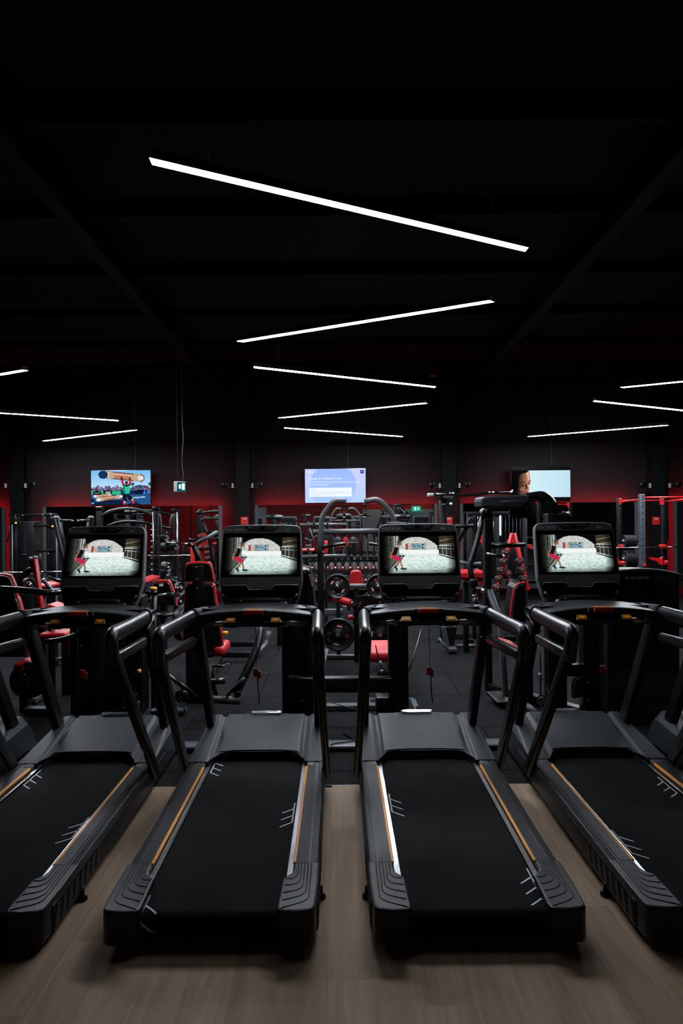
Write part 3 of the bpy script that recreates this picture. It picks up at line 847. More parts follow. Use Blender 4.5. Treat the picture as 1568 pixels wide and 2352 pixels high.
# cable trunking on the floor in front of the machines
t = thing('floor_trunking', 'low slate grey cable trunking lying across the rubber floor', 'trunking', (0, 5.27, 0))
MB().box((0.1, 5.27, 0.02), (8.6, 0.15, 0.04), bevel=0.004, seg=1).build('trunking_lid', 'slate', t)
MB().box((0.1, 5.19, 0.015), (8.6, 0.012, 0.03)).build('trunking_side', 'black', t)
a = W(765, 1716, 5.22); b = W(818, 1703, 5.32)
tag(MB().tube([(a.x - 0.02, 5.2, 0.05), (a.x, 5.23, 0.048), (b.x, 5.31, 0.048), (b.x + 0.01, 5.4, 0.01), (b.x - 0.1, 5.6, 0.01)], 0.005, 6, fil=0.1).build('power_cable', 'gloss', origin=(a.x, 5.23, 0)), 'thin black cable lying over the grey floor trunking', 'cable')

# ------------------------------------------------------------------ treadmills (local: x across, y forward from the rear edge, z up)
TM_D = 2.80
tm = thing('treadmill', 'grey treadmill', 'treadmill', (0, 0, 0), 'row of treadmills')

for s in (-1, 1):
    # side rail with ribs along its outer half
    prof = [(0.446, 0.045), (0.447, 0.160), (0.438, 0.176)]
    for x in (0.428, 0.418, 0.408):
        prof += [(x + 0.004, 0.178), (x + 0.0025, 0.1835), (x - 0.0005, 0.1835), (x - 0.002, 0.178)]
    prof += [(0.400, 0.179), (0.338, 0.180), (0.332, 0.176), (0.332, 0.06), (0.34, 0.045)]
    m = MB()
    n = len(prof)
    vs = [(s * x, y, z) for y in (0.36, 1.74) for x, z in prof]
    m.add(vs, [(j, (j + 1) % n, n + (j + 1) % n, n + j) if s < 0 else (n + j, n + (j + 1) % n, (j + 1) % n, j) for j in range(n)])
    rail = m.build('side_rail', 'rail', tm)
    m = MB()
    for i in range(4):
        m.box((s * (0.345 + i * 0.013), 1.655, 0.182), (0.004, 0.06, 0.004))
    m.build('rail_notch', 'steel' if s > 0 else 'greysteel', rail)
    # knurled foot strip
    m = MB().box((s * 0.367, 1.0, 0.1805), (0.056, 1.22, 0.003))
    gm = M.get('knurl')
    if gm is None:
        gm = mat('knurled_strip', (0.013, 0.0155, 0.0185), 0.45, spec=0.22)
        nt = gm.node_tree; tc = nt.nodes['Texture Coordinate']
        ck = nt.nodes.new('ShaderNodeTexChecker'); ck.inputs['Scale'].default_value = 260
        mp = nt.nodes.new('ShaderNodeMapping'); mp.inputs['Rotation'].default_value = (0, 0, PI / 4)
        nt.links.new(tc.outputs['Object'], mp.inputs[0]); nt.links.new(mp.outputs[0], ck.inputs['Vector'])
        bp = nt.nodes.new('ShaderNodeBump'); bp.inputs['Strength'].default_value = 0.6; bp.inputs['Distance'].default_value = 0.002
        nt.links.new(ck.outputs['Fac'], bp.inputs['Height']); nt.links.new(bp.outputs[0], nt.nodes['Principled BSDF'].inputs['Normal'])
        M['knurl'] = gm
    m.build('grip_strip', gm, rail)
    MB().box((s * 0.333, 1.0, 0.1765), (0.015, 1.22, 0.015), bevel=0.004, seg=2).build('orange_stripe', 'orange', rail)
    MB().box((s * 0.314, 1.02, 0.1555), (0.026, 1.5, 0.005)).build('trim_strip', 'steel' , tm)
    # end cap
    po = [(0.441, 0.05), (0.436, 0.025), (0.42, 0.010), (0.36, 0.0), (0.30, 0.004), (0.287, 0.015), (0.283, 0.04), (0.289, 0.255), (0.296, 0.268), (0.312, 0.285), (0.325, 0.30), (0.330, 0.32), (0.3325, 0.392), (0.448, 0.392), (0.4475, 0.2)]
    po = [(s * x, y) for x, y in (po if s > 0 else po[::-1])]
    cap = MB().prism(po, 0.147, Matrix.Translation((0, 0, 0.036)), bevel=0.009, smooth=False).build('end_cap', 'rail', tm)
    m = MB()
    for i in range(5):
        x = 0.412 - i * 0.015; y = 0.075 + i * 0.045
        xe, ye = 0.294 + i * 0.001, y - 0.055 + i * 0.012
        xe = 0.30
        m.tube([(s * x, 0.385, 0.1832), (s * x, y + 0.02, 0.1832), (s * (x - 0.02), y - 0.008, 0.1832), (s * xe, max(0.02, ye + 0.0), 0.1832)], 0.0032, 6, fil=0.02, squash=0.8)
    m.build('grip_ridges', 'rail', cap)
    MB().box((s * 0.362, -0.001, 0.083), (0.034, 0.012, 0.03)).build('end_port', 'gloss', cap)
    # side skirt with slanted vents, levelling foot
    sk = MB().box((s * 0.440, 1.05, 0.095), (0.02, 1.9, 0.12), bevel=0.01).build('side_skirt', 'plastic2', tm)
    m = MB()
    for i in range(8):
        y = 0.12 + i * 0.07
        m.bar((s * 0.451, y, 0.055), (s * 0.451, y + 0.03, 0.14), 0.03, 0.003, up=(1, 0, 0), bevel=0.001)
    m.build('skirt_ribs', 'plastic2', sk)
    MB().lathe([(0, 0), (0.024, 0), (0.024, 0.013), (0.010, 0.018), (0.010, 0.045), (0, 0.045)], (s * 0.452, 0.42, 0.0), (0, 0, 1), 16).build('levelling_foot', 'gloss', tm)
    MB().cyl((s * 0.43, 0.42, 0.05), (s * 0.462, 0.42, 0.05), 0.008).build('foot_arm', 'gloss', tm)
    MB().lathe([(0, -0.02), (0.04, -0.02), (0.045, 0), (0.04, 0.02), (0, 0.02)], (s * 0.40, 2.3, 0.045), (1, 0, 0), 16).build('transport_wheel', 'gloss', tm)

# running belt, rolling over the rear roller
R, zc, yc = 0.046, 0.102, 0.078
path = [(1.96, zc + R)] + [(1.96 - (1.96 - yc) * k / 20, zc + R) for k in range(1, 20)]
path += [(yc - R * math.sin(PI * k / 14), zc + R * math.cos(PI * k / 14)) for k in range(15)] + [(0.6, zc - R)]
xs = [-0.299, 0.0, 0.299]
vs = [(x, y, z) for y, z in path for x in xs]
fs = [(i * 3 + j, i * 3 + j + 1, (i + 1) * 3 + j + 1, (i + 1) * 3 + j) for i in range(len(path) - 1) for j in range(2)]
MB().add(vs, fs, True).build('running_belt', 'belt', tm)
MB().box((0, 1.0, 0.12), (0.66, 1.6, 0.04)).build('deck_board', 'black', tm)
MB().box((0, 0.045, 0.048), (0.60, 0.03, 0.018), bevel=0.004).build('rear_guard', 'black', tm)
MB().box((0, 1.3, 0.06), (0.80, 1.9, 0.05)).build('base_frame', 'black', tm)
BELT = [(y, z) for y, z in path]


def belt_print(parent, glyphs):
    """three L-shaped ticks; glyphs: (x at the belt edge, y, side sign); follows the belt round the roller"""
    def on_belt(x, y):
        # y below the roller top keeps running round the roller
        if y >= yc: return Vector((x, y, zc + R + 0.0009))
        a = (yc - y) / R
        return Vector((x, yc - (R + 0.0009) * math.sin(a), zc + (R + 0.0009) * math.cos(a)))

    def stroke(m, a, b, w):
        a, b = Vector(a), Vector(b)
        d = (b - a); n = Vector((-d.y, d.x)).normalized() * w / 2
        k = 5
        vs = []
        for i in range(k + 1):
            p = a.lerp(b, i / k)
            vs += [on_belt(p.x + n.x, p.y + n.y), on_belt(p.x - n.x, p.y - n.y)]
        m.add(vs, [(2 * i, 2 * i + 1, 2 * i + 3, 2 * i + 2) for i in range(k)])
    for x, y, s in glyphs:
        for i in range(3):
            m = MB()
            yy = y + i * 0.085
            stroke(m, (x, yy + 0.075), (x, yy), 0.008)
            stroke(m, (x, yy), (x - s * 0.062, yy - 0.055), 0.008)
            m.build('belt_mark', 'belt_print').parent = parent


# motor hood: a height field with a cut-out over the belt and a groove down each side
def hood_mesh():
    m = MB()
    xs = [-0.4465 + 0.893 * i / 76 for i in range(77)]
    nv = 34

    def start(x):
        a = abs(x)
        if a > 0.318: return 1.69
        if a > 0.262: return 1.69 + (0.318 - a) / 0.056 * 0.125
        return 1.815 + 0.018 * (1 - (a / 0.262) ** 3)

    def zt(x, y):
        a = abs(x)
        t = (y - 1.69) / 0.66
        t = max(0.0, min(1.25, t))
        z = 0.186 + 0.125 * (t ** 0.9 if t < 1 else 1) - 0.006 * math.sin(min(t, 1) * PI)
        ex = max(0, y - 2.33) / 0.14
        z -= 0.16 * ex ** 1.7
        # side shoulders roll off more and more towards the front
        sh = 0.447 - 0.055 * max(0, t) ** 1.2
        if a > sh: z -= (a - sh) * 1.15
        # raised centre and grooves
        g = 0.302 - 0.012 * t + 0.02 * t * t
        wd = 0.010 + 0.006 * t
        d = a - g
        if -wd - 0.01 < d < wd + 0.01:
            k = min(1.0, (wd + 0.01 - abs(d)) / 0.010)
            z -= 0.018 * k * min(1, t * 6 + 0.4)
        # shallow bowl around the badge
        if abs(x) < 0.16 and y > 2.27: z += 0.004
        return z
    grid = []
    for x in xs:
        ys = start(x)
        grid.append([Vector((x, ys + (2.48 - ys) * j / (nv - 1), zt(x, ys + (2.48 - ys) * j / (nv - 1)))) for j in range(nv)])
    vs = [p for c in grid for p in c]
    n = len(xs)
    fs = [(i * nv + j, (i + 1) * nv + j, (i + 1) * nv + j + 1, i * nv + j + 1) for i in range(n - 1) for j in range(nv - 1)]
    m.add(vs, fs, True)
    # skirts: rear lip, sides, front
    def skirt(loop, zb):
        o = len(m.v)
        for p in loop:
            m.v.append(tuple(p)); m.v.append((p.x, p.y, zb(p)))
        for i in range(len(loop) - 1):
            m.f.append((o + 2 * i, o + 2 * i + 1, o + 2 * i + 3, o + 2 * i + 2)); m.s.append(False)
    skirt([c[0] for c in grid], lambda p: 0.150 if abs(p.x) < 0.325 else 0.175)
    skirt([p for p in reversed(grid[0])], lambda p: 0.045)
    skirt([p for p in grid[-1]], lambda p: 0.045)
    skirt([c[-1] for c in reversed(grid)], lambda p: 0.045)
    return m


hood = hood_mesh().build('motor_hood', 'plastic', tm)
m = MB()
o_ = [(-0.268, 1.803), (-0.24, 1.826), (0.24, 1.826), (0.268, 1.803)]
m.tube([(-0.315, 1.70, 0.182), (-0.262, 1.812, 0.198), (-0.2, 1.828, 0.2), (0.2, 1.828, 0.2), (0.262, 1.812, 0.198), (0.315, 1.70, 0.182)], 0.007, 8, fil=0.03)
m.build('hood_lip', 'black', hood)
bd = MB().prism([(-0.118, 0.0), (-0.106, -0.022), (0.106, -0.022), (0.118, 0.0), (0.108, 0.012), (-0.108, 0.012)], 0.006, frame((0, 2.335, 0.322), (1, 0, 0), (0, 1, 0.25)), bevel=0.001).build('hood_badge', 'chrome', hood)
m = MB()
m.text('PERFORMANCE', 0.019, frame((0, 2.328, 0.3285), (1, 0, 0), (0, 1, 0.25)), sp=1.3)
m.build('badge_text', 'greysteel', hood)

# uprights, handrails
for s in (-1, 1):
    p0, p1 = Vector((s * 0.392, 2.24, 0.22)), Vector((s * 0.392, 1.74, 1.085))
    fp = MB().bar(p0, p1, 0.055, 0.105, up=(0, 1, 0.5), bevel=0.012).build('front_post', 'black', tm)
    d = (p1 - p0).normalized()
    for k in (0.96, 0.92):
        q = p0.lerp(p1, k) + Vector((s * -0.01 + (0.012 if k > 0.95 else -0.012), -0.06, -0.03))
        MB().lathe([(0, 0), (0.007, 0), (0.005, 0.005), (0, 0.006)], q, (0, -1, 0.3), 8).build('post_bolt', 'chrome', fp)
    m = MB()
    m.tube([(s * 0.37, 1.735, 1.135), (s * 0.412, 1.66, 1.145), (s * 0.424, 1.2, 1.150), (s * 0.432, 0.90, 1.158), (s * 0.438, 0.935, 1.0)], 0.035, 14, fil=0.055, n=5, squash=1.32)
    m.build('handrail', 'grip', tm)
    m = MB().tube([(s * 0.345, 1.80, 1.135), (s * 0.385, 1.735, 1.135), (s * 0.411, 1.655, 1.142)], 0.0425, 18, fil=0.05, squash=1.32)
    m.build('handrail_collar', 'plastic', tm)
    q0, q1 = Vector((s * 0.437, 0.925, 1.06)), Vector((s * 0.461, 1.70, 0.10))
    rs = MB().bar(q0, q1, 0.046, 0.088, up=(0, 1, 0.8), bevel=0.018).build('rear_strut', 'black', tm)
    up = (q0 - q1).normalized()
    T = frame((q0 + q1) / 2 + Vector((s * 0.026, -0.0, 0.06)), up * 1.0, Vector((s, 0, 0)).cross(up))
    MB().text('MATRIX', 0.085, T, sp=1.25).build('strut_logo', 'faint', rs)
    MB().bar((s * 0.43, 0.99, 1.015), (s * 0.40, 1.66, 0.985), 0.04, 0.062, bevel=0.014).build('lower_bar', 'grip', tm)

# dash with cup holders, pulse bar, stop clip
m = MB()
prof = [(0.0, 0.0), (-0.004, -0.022), (0.015, -0.066), (0.07, -0.082), (0.24, -0.06), (0.33, -0.03), (0.33, 0.012), (0.25, 0.020), (0.08, 0.010), (0.015, 0.006)]
N = 32
vs = []
for i in range(N + 1):
    x = -0.41 + 0.82 * i / N
    u = x / 0.41
    z = 1.188 - 0.042 * u * u
    y = 1.60 + 0.035 * u ** 4
    e = max(0, (abs(u) - 0.82) / 0.18)
    for a, b in prof:
        vs.append((x, y + 0.09 * (1 - math.sqrt(max(0, 1 - e * e))) + a * (1 - 0.35 * e), z + b * (1 - 0.25 * e)))
n = len(prof)
fs = [(i * n + j, (i + 1) * n + j, (i + 1) * n + (j + 1) % n, i * n + (j + 1) % n) for i in range(N) for j in range(n)]
fs += [tuple(range(n))[::-1], tuple(N * n + j for j in range(n))]
dash = m.add(vs, [f[::-1] for f in fs], True).build('dash', 'plastic2', tm)
for s in (-1, 1):
    pts = [(s * 0.305 + 0.078 * math.cos(2 * PI * k / 28), 1.79 + 0.062 * math.sin(2 * PI * k / 28), 1.192 - 0.012 * 1) for k in range(29)]
    MB().tube(pts, 0.010, 8, caps=False, squash=0.8).build('cup_holder', 'plastic', dash)
    MB().lathe([(0.0, 0), (0.066, 0), (0.066, 0.006), (0, 0.006)], (s * 0.305, 1.79, 1.168), (0, 0, 1), 24).build('cup_well', 'glass', dash)
MB().prism([(-0.068, 0), (0.068, 0), (0.058, 0.026), (-0.058, 0.026)], 0.03, frame((0, 1.588, 1.166), (1, 0, 0), (0, 0.15, 1)), bevel=0.003).build('stop_clip', 'redplastic', dash)
MB().box((0, 1.606, 1.1965), (0.118, 0.012, 0.003)).box((0, 1.592, 1.1935), (0.11, 0.003, 0.002)).build('stop_clip_label', 'amber', dash)
for s in (-1, 1):
    MB().prism([(s * 0.072, -0.001), (s * 0.10, -0.001), (s * 0.09, 0.03), (s * 0.064, 0.03)][:: s], 0.02, frame((0, 1.598, 1.162), (1, 0, 0), (0, 0.1, 1)), bevel=0.003).build('stop_clip_surround', 'plastic', dash)
pb = MB().tube([(-0.40, 1.64, 1.092), (-0.2, 1.60, 1.106), (0.2, 1.60, 1.106), (0.40, 1.64, 1.092)], 0.021, 12, fil=0.1).build('pulse_bar', 'grip', tm)
for s in (-1, 1):
    MB().tube([(s * 0.19, 1.600, 1.109), (s * 0.315, 1.6215, 1.101)], 0.0222, 12).build('pulse_contact', 'steel', pb)
    tg = MB().box((s * 0.138, 1.592, 1.108), (0.085, 0.055, 0.05), bevel=0.018).build('speed_toggle', 'plastic2', pb)
    P = [(-0.036, -0.018), (0.014, -0.018), (0.036, 0.016), (-0.012, 0.016)]
    P = [(s * -x, y) for x, y in P]
    Tt = frame((s * 0.138, 1.574, 1.131), (1, 0, 0), (0, 0.75, 0.7))
    if s < 0: P = [(x, y) for x, y in [(-0.03, 0.016), (0.024, 0.016), (0.024, -0.02), (-0.046, -0.02)]][::-1]
    else: P = [(x, y) for x, y in [(0.03, 0.016), (-0.024, 0.016), (-0.024, -0.02), (0.046, -0.02)]]
    MB().prism(P, 0.002, Tt @ Matrix.Translation((0, 0, 0.006))).build('toggle_label', 'amber', pb)
    q = [(x * 0.78, y * 0.74) for x, y in P]
    MB().prism(q, 0.002, Tt @ Matrix.Translation((0, 0, 0.0072))).build('toggle_face', 'gloss', pb)
    q = [(x * 0.62, y * 0.56) for x, y in P]
    MB().prism(q, 0.002, Tt @ Matrix.Translation((0, 0, 0.0084))).build('toggle_symbol', 'amber', pb)
# safety lanyard
lan = MB().tube([(0.01, 1.62, 1.12), (0.012, 1.63, 0.95), (0.012, 1.63, 0.815)], 0.0022, 6).build('safety_lanyard', 'gloss', tm)
MB().box((0.008, 1.625, 0.785), (0.035, 0.022, 0.055), bevel=0.01).box((0.026, 1.63, 0.77), (0.022, 0.02, 0.05), bevel=0.008).build('lanyard_clip', 'redplastic', lan)
MB().tube([(0.018, 1.63, 0.75), (0.022, 1.63, 0.70), (0.02, 1.63, 0.66), (0.03, 1.63, 0.58)], 0.004, 6, fil=0.02).build('lanyard_tail', 'gloss', lan)
MB().box((0.012, 1.62, 1.105), (0.05, 0.03, 0.02), bevel=0.006).build('lanyard_socket', 'gloss', tm)

# console
CB, CT = Vector((0, 1.965, 1.168)), Vector((0, 2.135, 1.735))
CL = (CT - CB).length
CF = frame(CB, (1, 0, 0), CT - CB)           # local x across, y up the face, z towards the runner


def halfw(v):
    k = [(0.0, 0.235), (0.02, 0.252), (0.07, 0.272), (0.18, 0.295), (0.36, 0.290), (0.535, 0.283), (0.568, 0.276), (0.583, 0.262), (0.590, 0.235)]
    return k


L_ = halfw(0)
po = [(x, y) for y, x in L_] + [(0.15, 0.594), (0.0, 0.596), (-0.15, 0.594)] + [(-x, y) for y, x in reversed(L_)]
con = MB().prism(po, 0.062, CF @ Matrix.Translation((0, 0, -0.062)), bevel=0.012, seg=3, smooth=False).build('console', 'consoleplastic', tm)
MB().prism([(x * 0.86, y) for y, x in L_[1:-2]] + [(-x * 0.86, y) for y, x in reversed(L_[1:-2])], 0.05, CF @ Matrix.Translation((0, 0, -0.105)), bevel=0.02, seg=2).build('console_back', 'plastic2', con)
gl = [(-0.279, 0.21), (0.279, 0.21), (0.273, 0.530), (-0.273, 0.530)]
MB().prism(gl, 0.003, CF @ Matrix.Translation((0, 0, -0.0005)), bevel=0.001).build('screen_bezel', 'glass', con)
tun = pic_tunnel()
tun.mesh('screen', 'screen', CF @ Matrix.Translation((0, 0.362, 0.004)), 0.512, 0.272, con)
MB().text('MATRIX', 0.029, CF @ Matrix.Translation((-0.196, 0.553, 0.0015)), sp=1.35).build('console_logo', 'logo', con)
m = MB()
for s in (-1, 1):
    m.tube([CF @ Vector((0.182 + s * 0.012, 0.552 - 0.008, 0.001)), CF @ Vector((0.182 + s * 0.012, 0.552 + 0.008, 0.001))], 0.0015, 5)
m.box((0, 0, 0), (0.008, 0.008, 0.002), T=CF @ Matrix.Translation((0.182, 0.552, 0.001)))
m.build('contactless_mark', 'logo', con)
MB().prism([(-0.125, 0.582), (-0.085, 0.542), (0.085, 0.542), (0.125, 0.582)][::-1], 0.003, CF @ Matrix.Translation((0, 0, -0.0005))).build('speaker_surround', 'plastic2', con)
MB().prism([(-0.096, 0.580), (-0.072, 0.553), (0.072, 0.553), (0.096, 0.580)][::-1], 0.003, CF @ Matrix.Translation((0, 0, 0.001))).build('speaker_grille', 'greysteel', con)
MB().box((0, 0, 0), (0.042, 0.018, 0.004), T=CF @ Matrix.Translation((0, 0.565, 0.004))).build('camera_eye', 'gloss', con)
m = MB()
for s in (-1, 1):
    m.tube([CF @ Vector((s * 0.098, 0.580, 0.003)), CF @ Vector((s * 0.074, 0.553, 0.003))], 0.0018, 5)
m.build('speaker_edge', 'steel', con)
m = MB()
for i, (x, y, w) in enumerate([(-0.235, 0.193, 0.055), (-0.235, 0.184, 0.058), (-0.235, 0.176, 0.058), (-0.235, 0.168, 0.05), (-0.178, 0.19, 0.03), (-0.178, 0.181, 0.03), (-0.178, 0.172, 0.028)]):
    m.box((0, 0, 0), (w, 0.0045, 0.002), T=CF @ Matrix.Translation((x, y, 0.0005)))
m.build('info_label', 'greyprint', con)
MB().prism([(-0.09, 0.128), (0.09, 0.128), (0.086, 0.203), (-0.086, 0.203)], 0.005, CF @ Matrix.Translation((0, 0, -0.001)), bevel=0.001).build('button_panel', 'panelplastic', con)
MB().text('000', 0.018, CF @ Matrix.Translation((0, 0.163, 0.005))).build('button_print', 'faint', con)
# tray: recess, edge line, lip
MB().prism([(-0.262, 0.05), (0.262, 0.05), (0.272, 0.147), (0.098, 0.147), (0.078, 0.118), (-0.078, 0.118), (-0.098, 0.147), (-0.272, 0.147)], 0.004, CF @ Matrix.Translation((0, 0, -0.0005))).build('tray_recess', 'gloss', con)
for s in (-1, 1):
    MB().tube([CF @ Vector((s * 0.262, 0.132, 0.006)), CF @ Vector((s * 0.258, 0.149, 0.007)), CF @ Vector((s * 0.10, 0.149, 0.007)), CF @ Vector((s * 0.078, 0.118, 0.008)), CF @ Vector((s * 0.0, 0.118, 0.008))], 0.0032, 6).build('tray_edge', 'edgemetal', con)
MB().tube([CF @ Vector((-0.255, 0.085, 0.006)), CF @ Vector((-0.235, 0.040, 0.022)), CF @ Vector((0.235, 0.040, 0.022)), CF @ Vector((0.255, 0.085, 0.006))], 0.009, 10, fil=0.04).build('tray_lip', 'black', con)
MB().bar((0, 2.01, 1.20), (0, 1.90, 1.15), 0.40, 0.07, bevel=0.02).build('console_neck', 'black', tm)
MB().box((0, 1.99, 1.185), (0.30, 0.12, 0.09), bevel=0.02).build('neck_cover', 'plastic2', tm)
MB().box((-0.135, 1.93, 1.215), (0.06, 0.008, 0.03)).build('neck_plate', 'greysteel', tm)
MB().box((-0.13, 1.925, 1.213), (0.014, 0.006, 0.014), bevel=0.004).build('neck_button', 'whitebox', tm)

# place the row
X0, SP = 0.0125, 1.123
labs = ['treadmill at the strongman end of the row, mostly outside the picture',
        'treadmill below the strongman television, second along the row',
        'middle treadmill on the strongman television side of the central gap',
        'middle treadmill on the face television side of the central gap',
        'treadmill standing before the pec fly machine, below the face television',
        'treadmill at the outer end of the row, past the pec fly machine']
prints = [[(0.29, 0.9, 1)],
          [(0.285, 0.72, 1), (-0.285, 1.42, -1)],
          [(0.287, 0.88, 1), (-0.287, 1.60, -1), (-0.287, -0.06, -1)],
          [(-0.287, 1.0, -1), (0.292, 0.14, 1)],
          [(-0.285, 0.52, -1), (0.285, 1.22, 1)],
          [(-0.29, 0.9, -1)]]
for i in range(6):
    loc = Vector((X0 + (i - 2.5) * SP, TM_D, 0))
    if i == 0:
        o = tm; o.location = loc; o['label'] = labs[0]
    else:
        o = dup(tm, loc, labs[i], skip=('belt_mark',))
    belt_print(o, prints[i])

# ------------------------------------------------------------------ gym machines beyond the treadmills
def K(D, px):
    return px * D / F_PX


def V(p):
    return W(*p) if len(p) == 3 and p[1] > 100 else Vector(p)


def down(p, z=0.0):
    p = V(p); return Vector((p.x, p.y, z))


def tb(t, name, m, pts, r, fil=0.0, seg=10, **k):
    return MB().tube([V(p) for p in pts], r, seg, fil=fil, **k).build(name, m, t)


def br(t, name, m, a, b, w, h, bevel=0.006, up=(0, 0, 1)):
    return MB().bar(V(a), V(b), w, h, up=up, bevel=bevel).build(name, m, t)


def bx(t, name, m, x0, y0, x1, y1, D, depth, bevel=0.008):
    """box whose front face spans the pixel rectangle at distance D"""
    a, b = W(x0, (y0 + y1) / 2, D), W(x1, (y0 + y1) / 2, D)
    c, d = W((x0 + x1) / 2, y0, D), W((x0 + x1) / 2, y1, D)
    return MB().box(((a.x + b.x) / 2, D + depth / 2, (c.z + d.z) / 2), (abs(b.x - a.x), depth, abs(c.z - d.z)), bevel).build(name, m, t)


def up_to_floor(t, name, m, px, w_px, y_top, D, depth=0.1, bevel=0.006):
    a = W(px, y_top, D)
    return MB().box((a.x, D + depth / 2, a.z / 2), (K(D, w_px), depth, a.z), bevel).build(name, m, t)


def poly_px(t, name, m, pts, D, depth, bevel=0.006):
    """flat panel outlined in pixels at distance D, 'depth' thick going away"""
    q = [W(x, y, D) for x, y in pts]
    c = sum(q, Vector()) / len(q)
    return MB().prism([(p.x - c.x, p.z - c.z) for p in q], depth, Matrix.Translation((c.x, D + depth, c.z)) @ Matrix.Rotation(PI / 2, 4, 'X'), bevel=bevel, smooth=False).build(name, m, t)


def at_floor(px, D):
    a = W(px, 1180, D)
    return Vector((a.x, D, 0))


PRINTS = 0


def plate(loc, r, label, axis=(0, -1, 0), thick=0.045, ang=0.0, printed=True, group='weight plates', kg='20', parent=None):
    ax = Vector(axis).normalized()
    t = thing('weight_plate', label, 'weight plate', Vector(loc), group)
    h = thick / 2
    prof = [(0.026, -h), (r * 0.3, -h), (r * 0.3, h * 0.35), (r * 0.88, h * 0.35), (r * 0.91, h), (r * 0.985, h), (r, h * 0.6), (r, -h * 0.6), (r * 0.985, -h), (0.026, -h)]
    prof = [(0.026, h * 0.9), (r * 0.26, h * 0.9), (r * 0.29, h * 0.4), (r * 0.87, h * 0.4), (r * 0.90, h), (r * 0.985, h), (r, h * 0.6), (r, -h * 0.6), (r * 0.985, -h), (0.026, -h)]
    MB().lathe(prof, loc, ax, 32).build('plate_body', 'rubber', t)
    MB().lathe([(0, h * 1.1), (0.024, h * 1.1), (r * 0.13 + 0.005, h * 0.95), (r * 0.13 + 0.005, h * 0.7)], loc, ax, 16).build('steel_hub', 'steel', t)
    if printed:
        u = Vector((math.cos(ang), 0, math.sin(ang)))
        v = Vector((-math.sin(ang), 0, math.cos(ang)))
        L = Vector(loc) + ax * (h * 0.45 + 0.0006)
        if abs(ax.y) > 0.9:
            m = MB(); n = MB(); w = MB()
            for s in (-1, 1):
                m.text(kg, r * 0.16, frame(L + u * s * r * 0.55 + ax * 0.001, u, v))
                n.lathe([(r * 0.115, 0), (r * 0.135, 0), (r * 0.135, 0.001), (r * 0.115, 0.001)], L + u * s * r * 0.55, ax, 18)
                Tm = frame(L + v * s * r * 0.55, u, v)
                w.box((0, -r * 0.03, 0), (r * 0.32, r * 0.07, 0.001), T=Tm)
                n.box((0, r * 0.07, 0), (r * 0.26, r * 0.06, 0.001), T=Tm)
            m.build('weight_print', 'white', t); n.build('red_print', 'redplastic', t); w.build('name_print', 'logo', t)
            for q in range(2):
                a = ang + PI / 4 + q * PI
                c = Vector(loc) + ax * (h * 0.45) + Vector((math.cos(a), 0, math.sin(a))) * r * 0.66
                MB().tube([c + Vector((-math.sin(a + k), 0, math.cos(a + k))) * 0.0 + Vector((math.cos(a + k) - math.cos(a), 0, math.sin(a + k) - math.sin(a))) * r * 0.66 for k in (-0.25, -0.12, 0, 0.12, 0.25)], r * 0.06, 8).build('grip_slot', 'greysteel', t)
    return t


def bolt(t, pts, D, r_px=3.2, name='bolt', m='steel'):
    for px, py in pts:
        c = W(px, py, D)
        r = K(D, r_px)
        MB().lathe([(0, 0), (r, 0), (r, 0.006), (r * 0.6, 0.012), (0, 0.012)], c, (0, -1, 0), 10).build(name, m, t)


# --- plate-loaded press in the middle
t = thing('plate_loaded_press', 'black press machine with two bent horn arms and red pads, below the quiz television', 'gym machine', at_floor(820, 8.0))
D = 7.85
tb(t, 'horn_arm', 'greysteel', [(733.5, 1276, D), (736.5, 1220, D), (739, 1186, D), (757, 1160, D), (771, 1148, D), (795, 1152.5, D)], K(D, 6.2), fil=0.09, seg=14)
tb(t, 'horn_arm', 'greysteel', [(909, 1274, D), (906, 1218, D), (903, 1185, D), (885, 1161, D), (866, 1146, D), (836, 1152, D)], K(D, 6.2), fil=0.09, seg=14)
for x, yb in ((790.5, 1190), (838, 1190)):
    tb(t, 'hanger_pin', 'chrome', [(x, 1154, D), (x, 1180, D)], K(D, 1.9))
    tb(t, 'hanger_yoke', 'black', [(x, 1156, D), (x, 1164, D)], K(D, 3.6))
    tb(t, 'pin_bumper', 'black', [(x - 0.5, 1176, D), (x - 0.5, 1186, D)], K(D, 3.8))
    tb(t, 'pin_ring', 'steel', [(x - 0.5, 1186, D), (x - 0.5, 1189.5, D)], K(D, 3.9))
tb(t, 'upper_tube', 'greysteel', [(688, 1206, D + 0.3), (797, 1205.5, D + 0.3)], K(D, 4.8), seg=12)
tb(t, 'cross_tube', 'greysteel', [(718, 1222, D + 0.1), (905, 1219.5, D + 0.1)], K(D, 6.4), seg=14)
tb(t, 'lower_tube', 'greysteel', [(688, 1279, D + 0.2), (794, 1277, D + 0.2)], K(D, 4.6), seg=12)
for x in (721, 752):
    br(t, 'clamp', 'black', (x, 1199, D + 0.2), (x, 1229, D + 0.2), 0.025, 0.06)
tb(t, 'roller_pad', 'grip', [(773, 1186.5, D + 0.4), (806, 1185.5, D + 0.4)], K(D, 6.2), seg=14)
br(t, 'roller_stem', 'black', (790, 1190, D + 0.4), (790, 1212, D + 0.4), 0.05, 0.05)
for x0, x1, x2 in ((737, 752, 794), (900, 889, 848)):
    tb(t, 'handle_sleeve', 'black', [(x0, 1257, D), (x1, 1254.5, D)], K(D, 5))
    tb(t, 'handle', 'grip', [(x1, 1254, D), (x2, 1249, D)], K(D, 3.4))
    tb(t, 'handle_rail', 'chrome', [(x1, 1251.5, D - 0.03), (x2, 1246.5, D - 0.03), (x2 + (1 if x2 > x1 else -1), 1252, D - 0.03)], K(D, 1.0))
for x in (735.5, 908):
    up_to_floor(t, 'upright', 'black', x, 15, 1268, 7.9, 0.12)
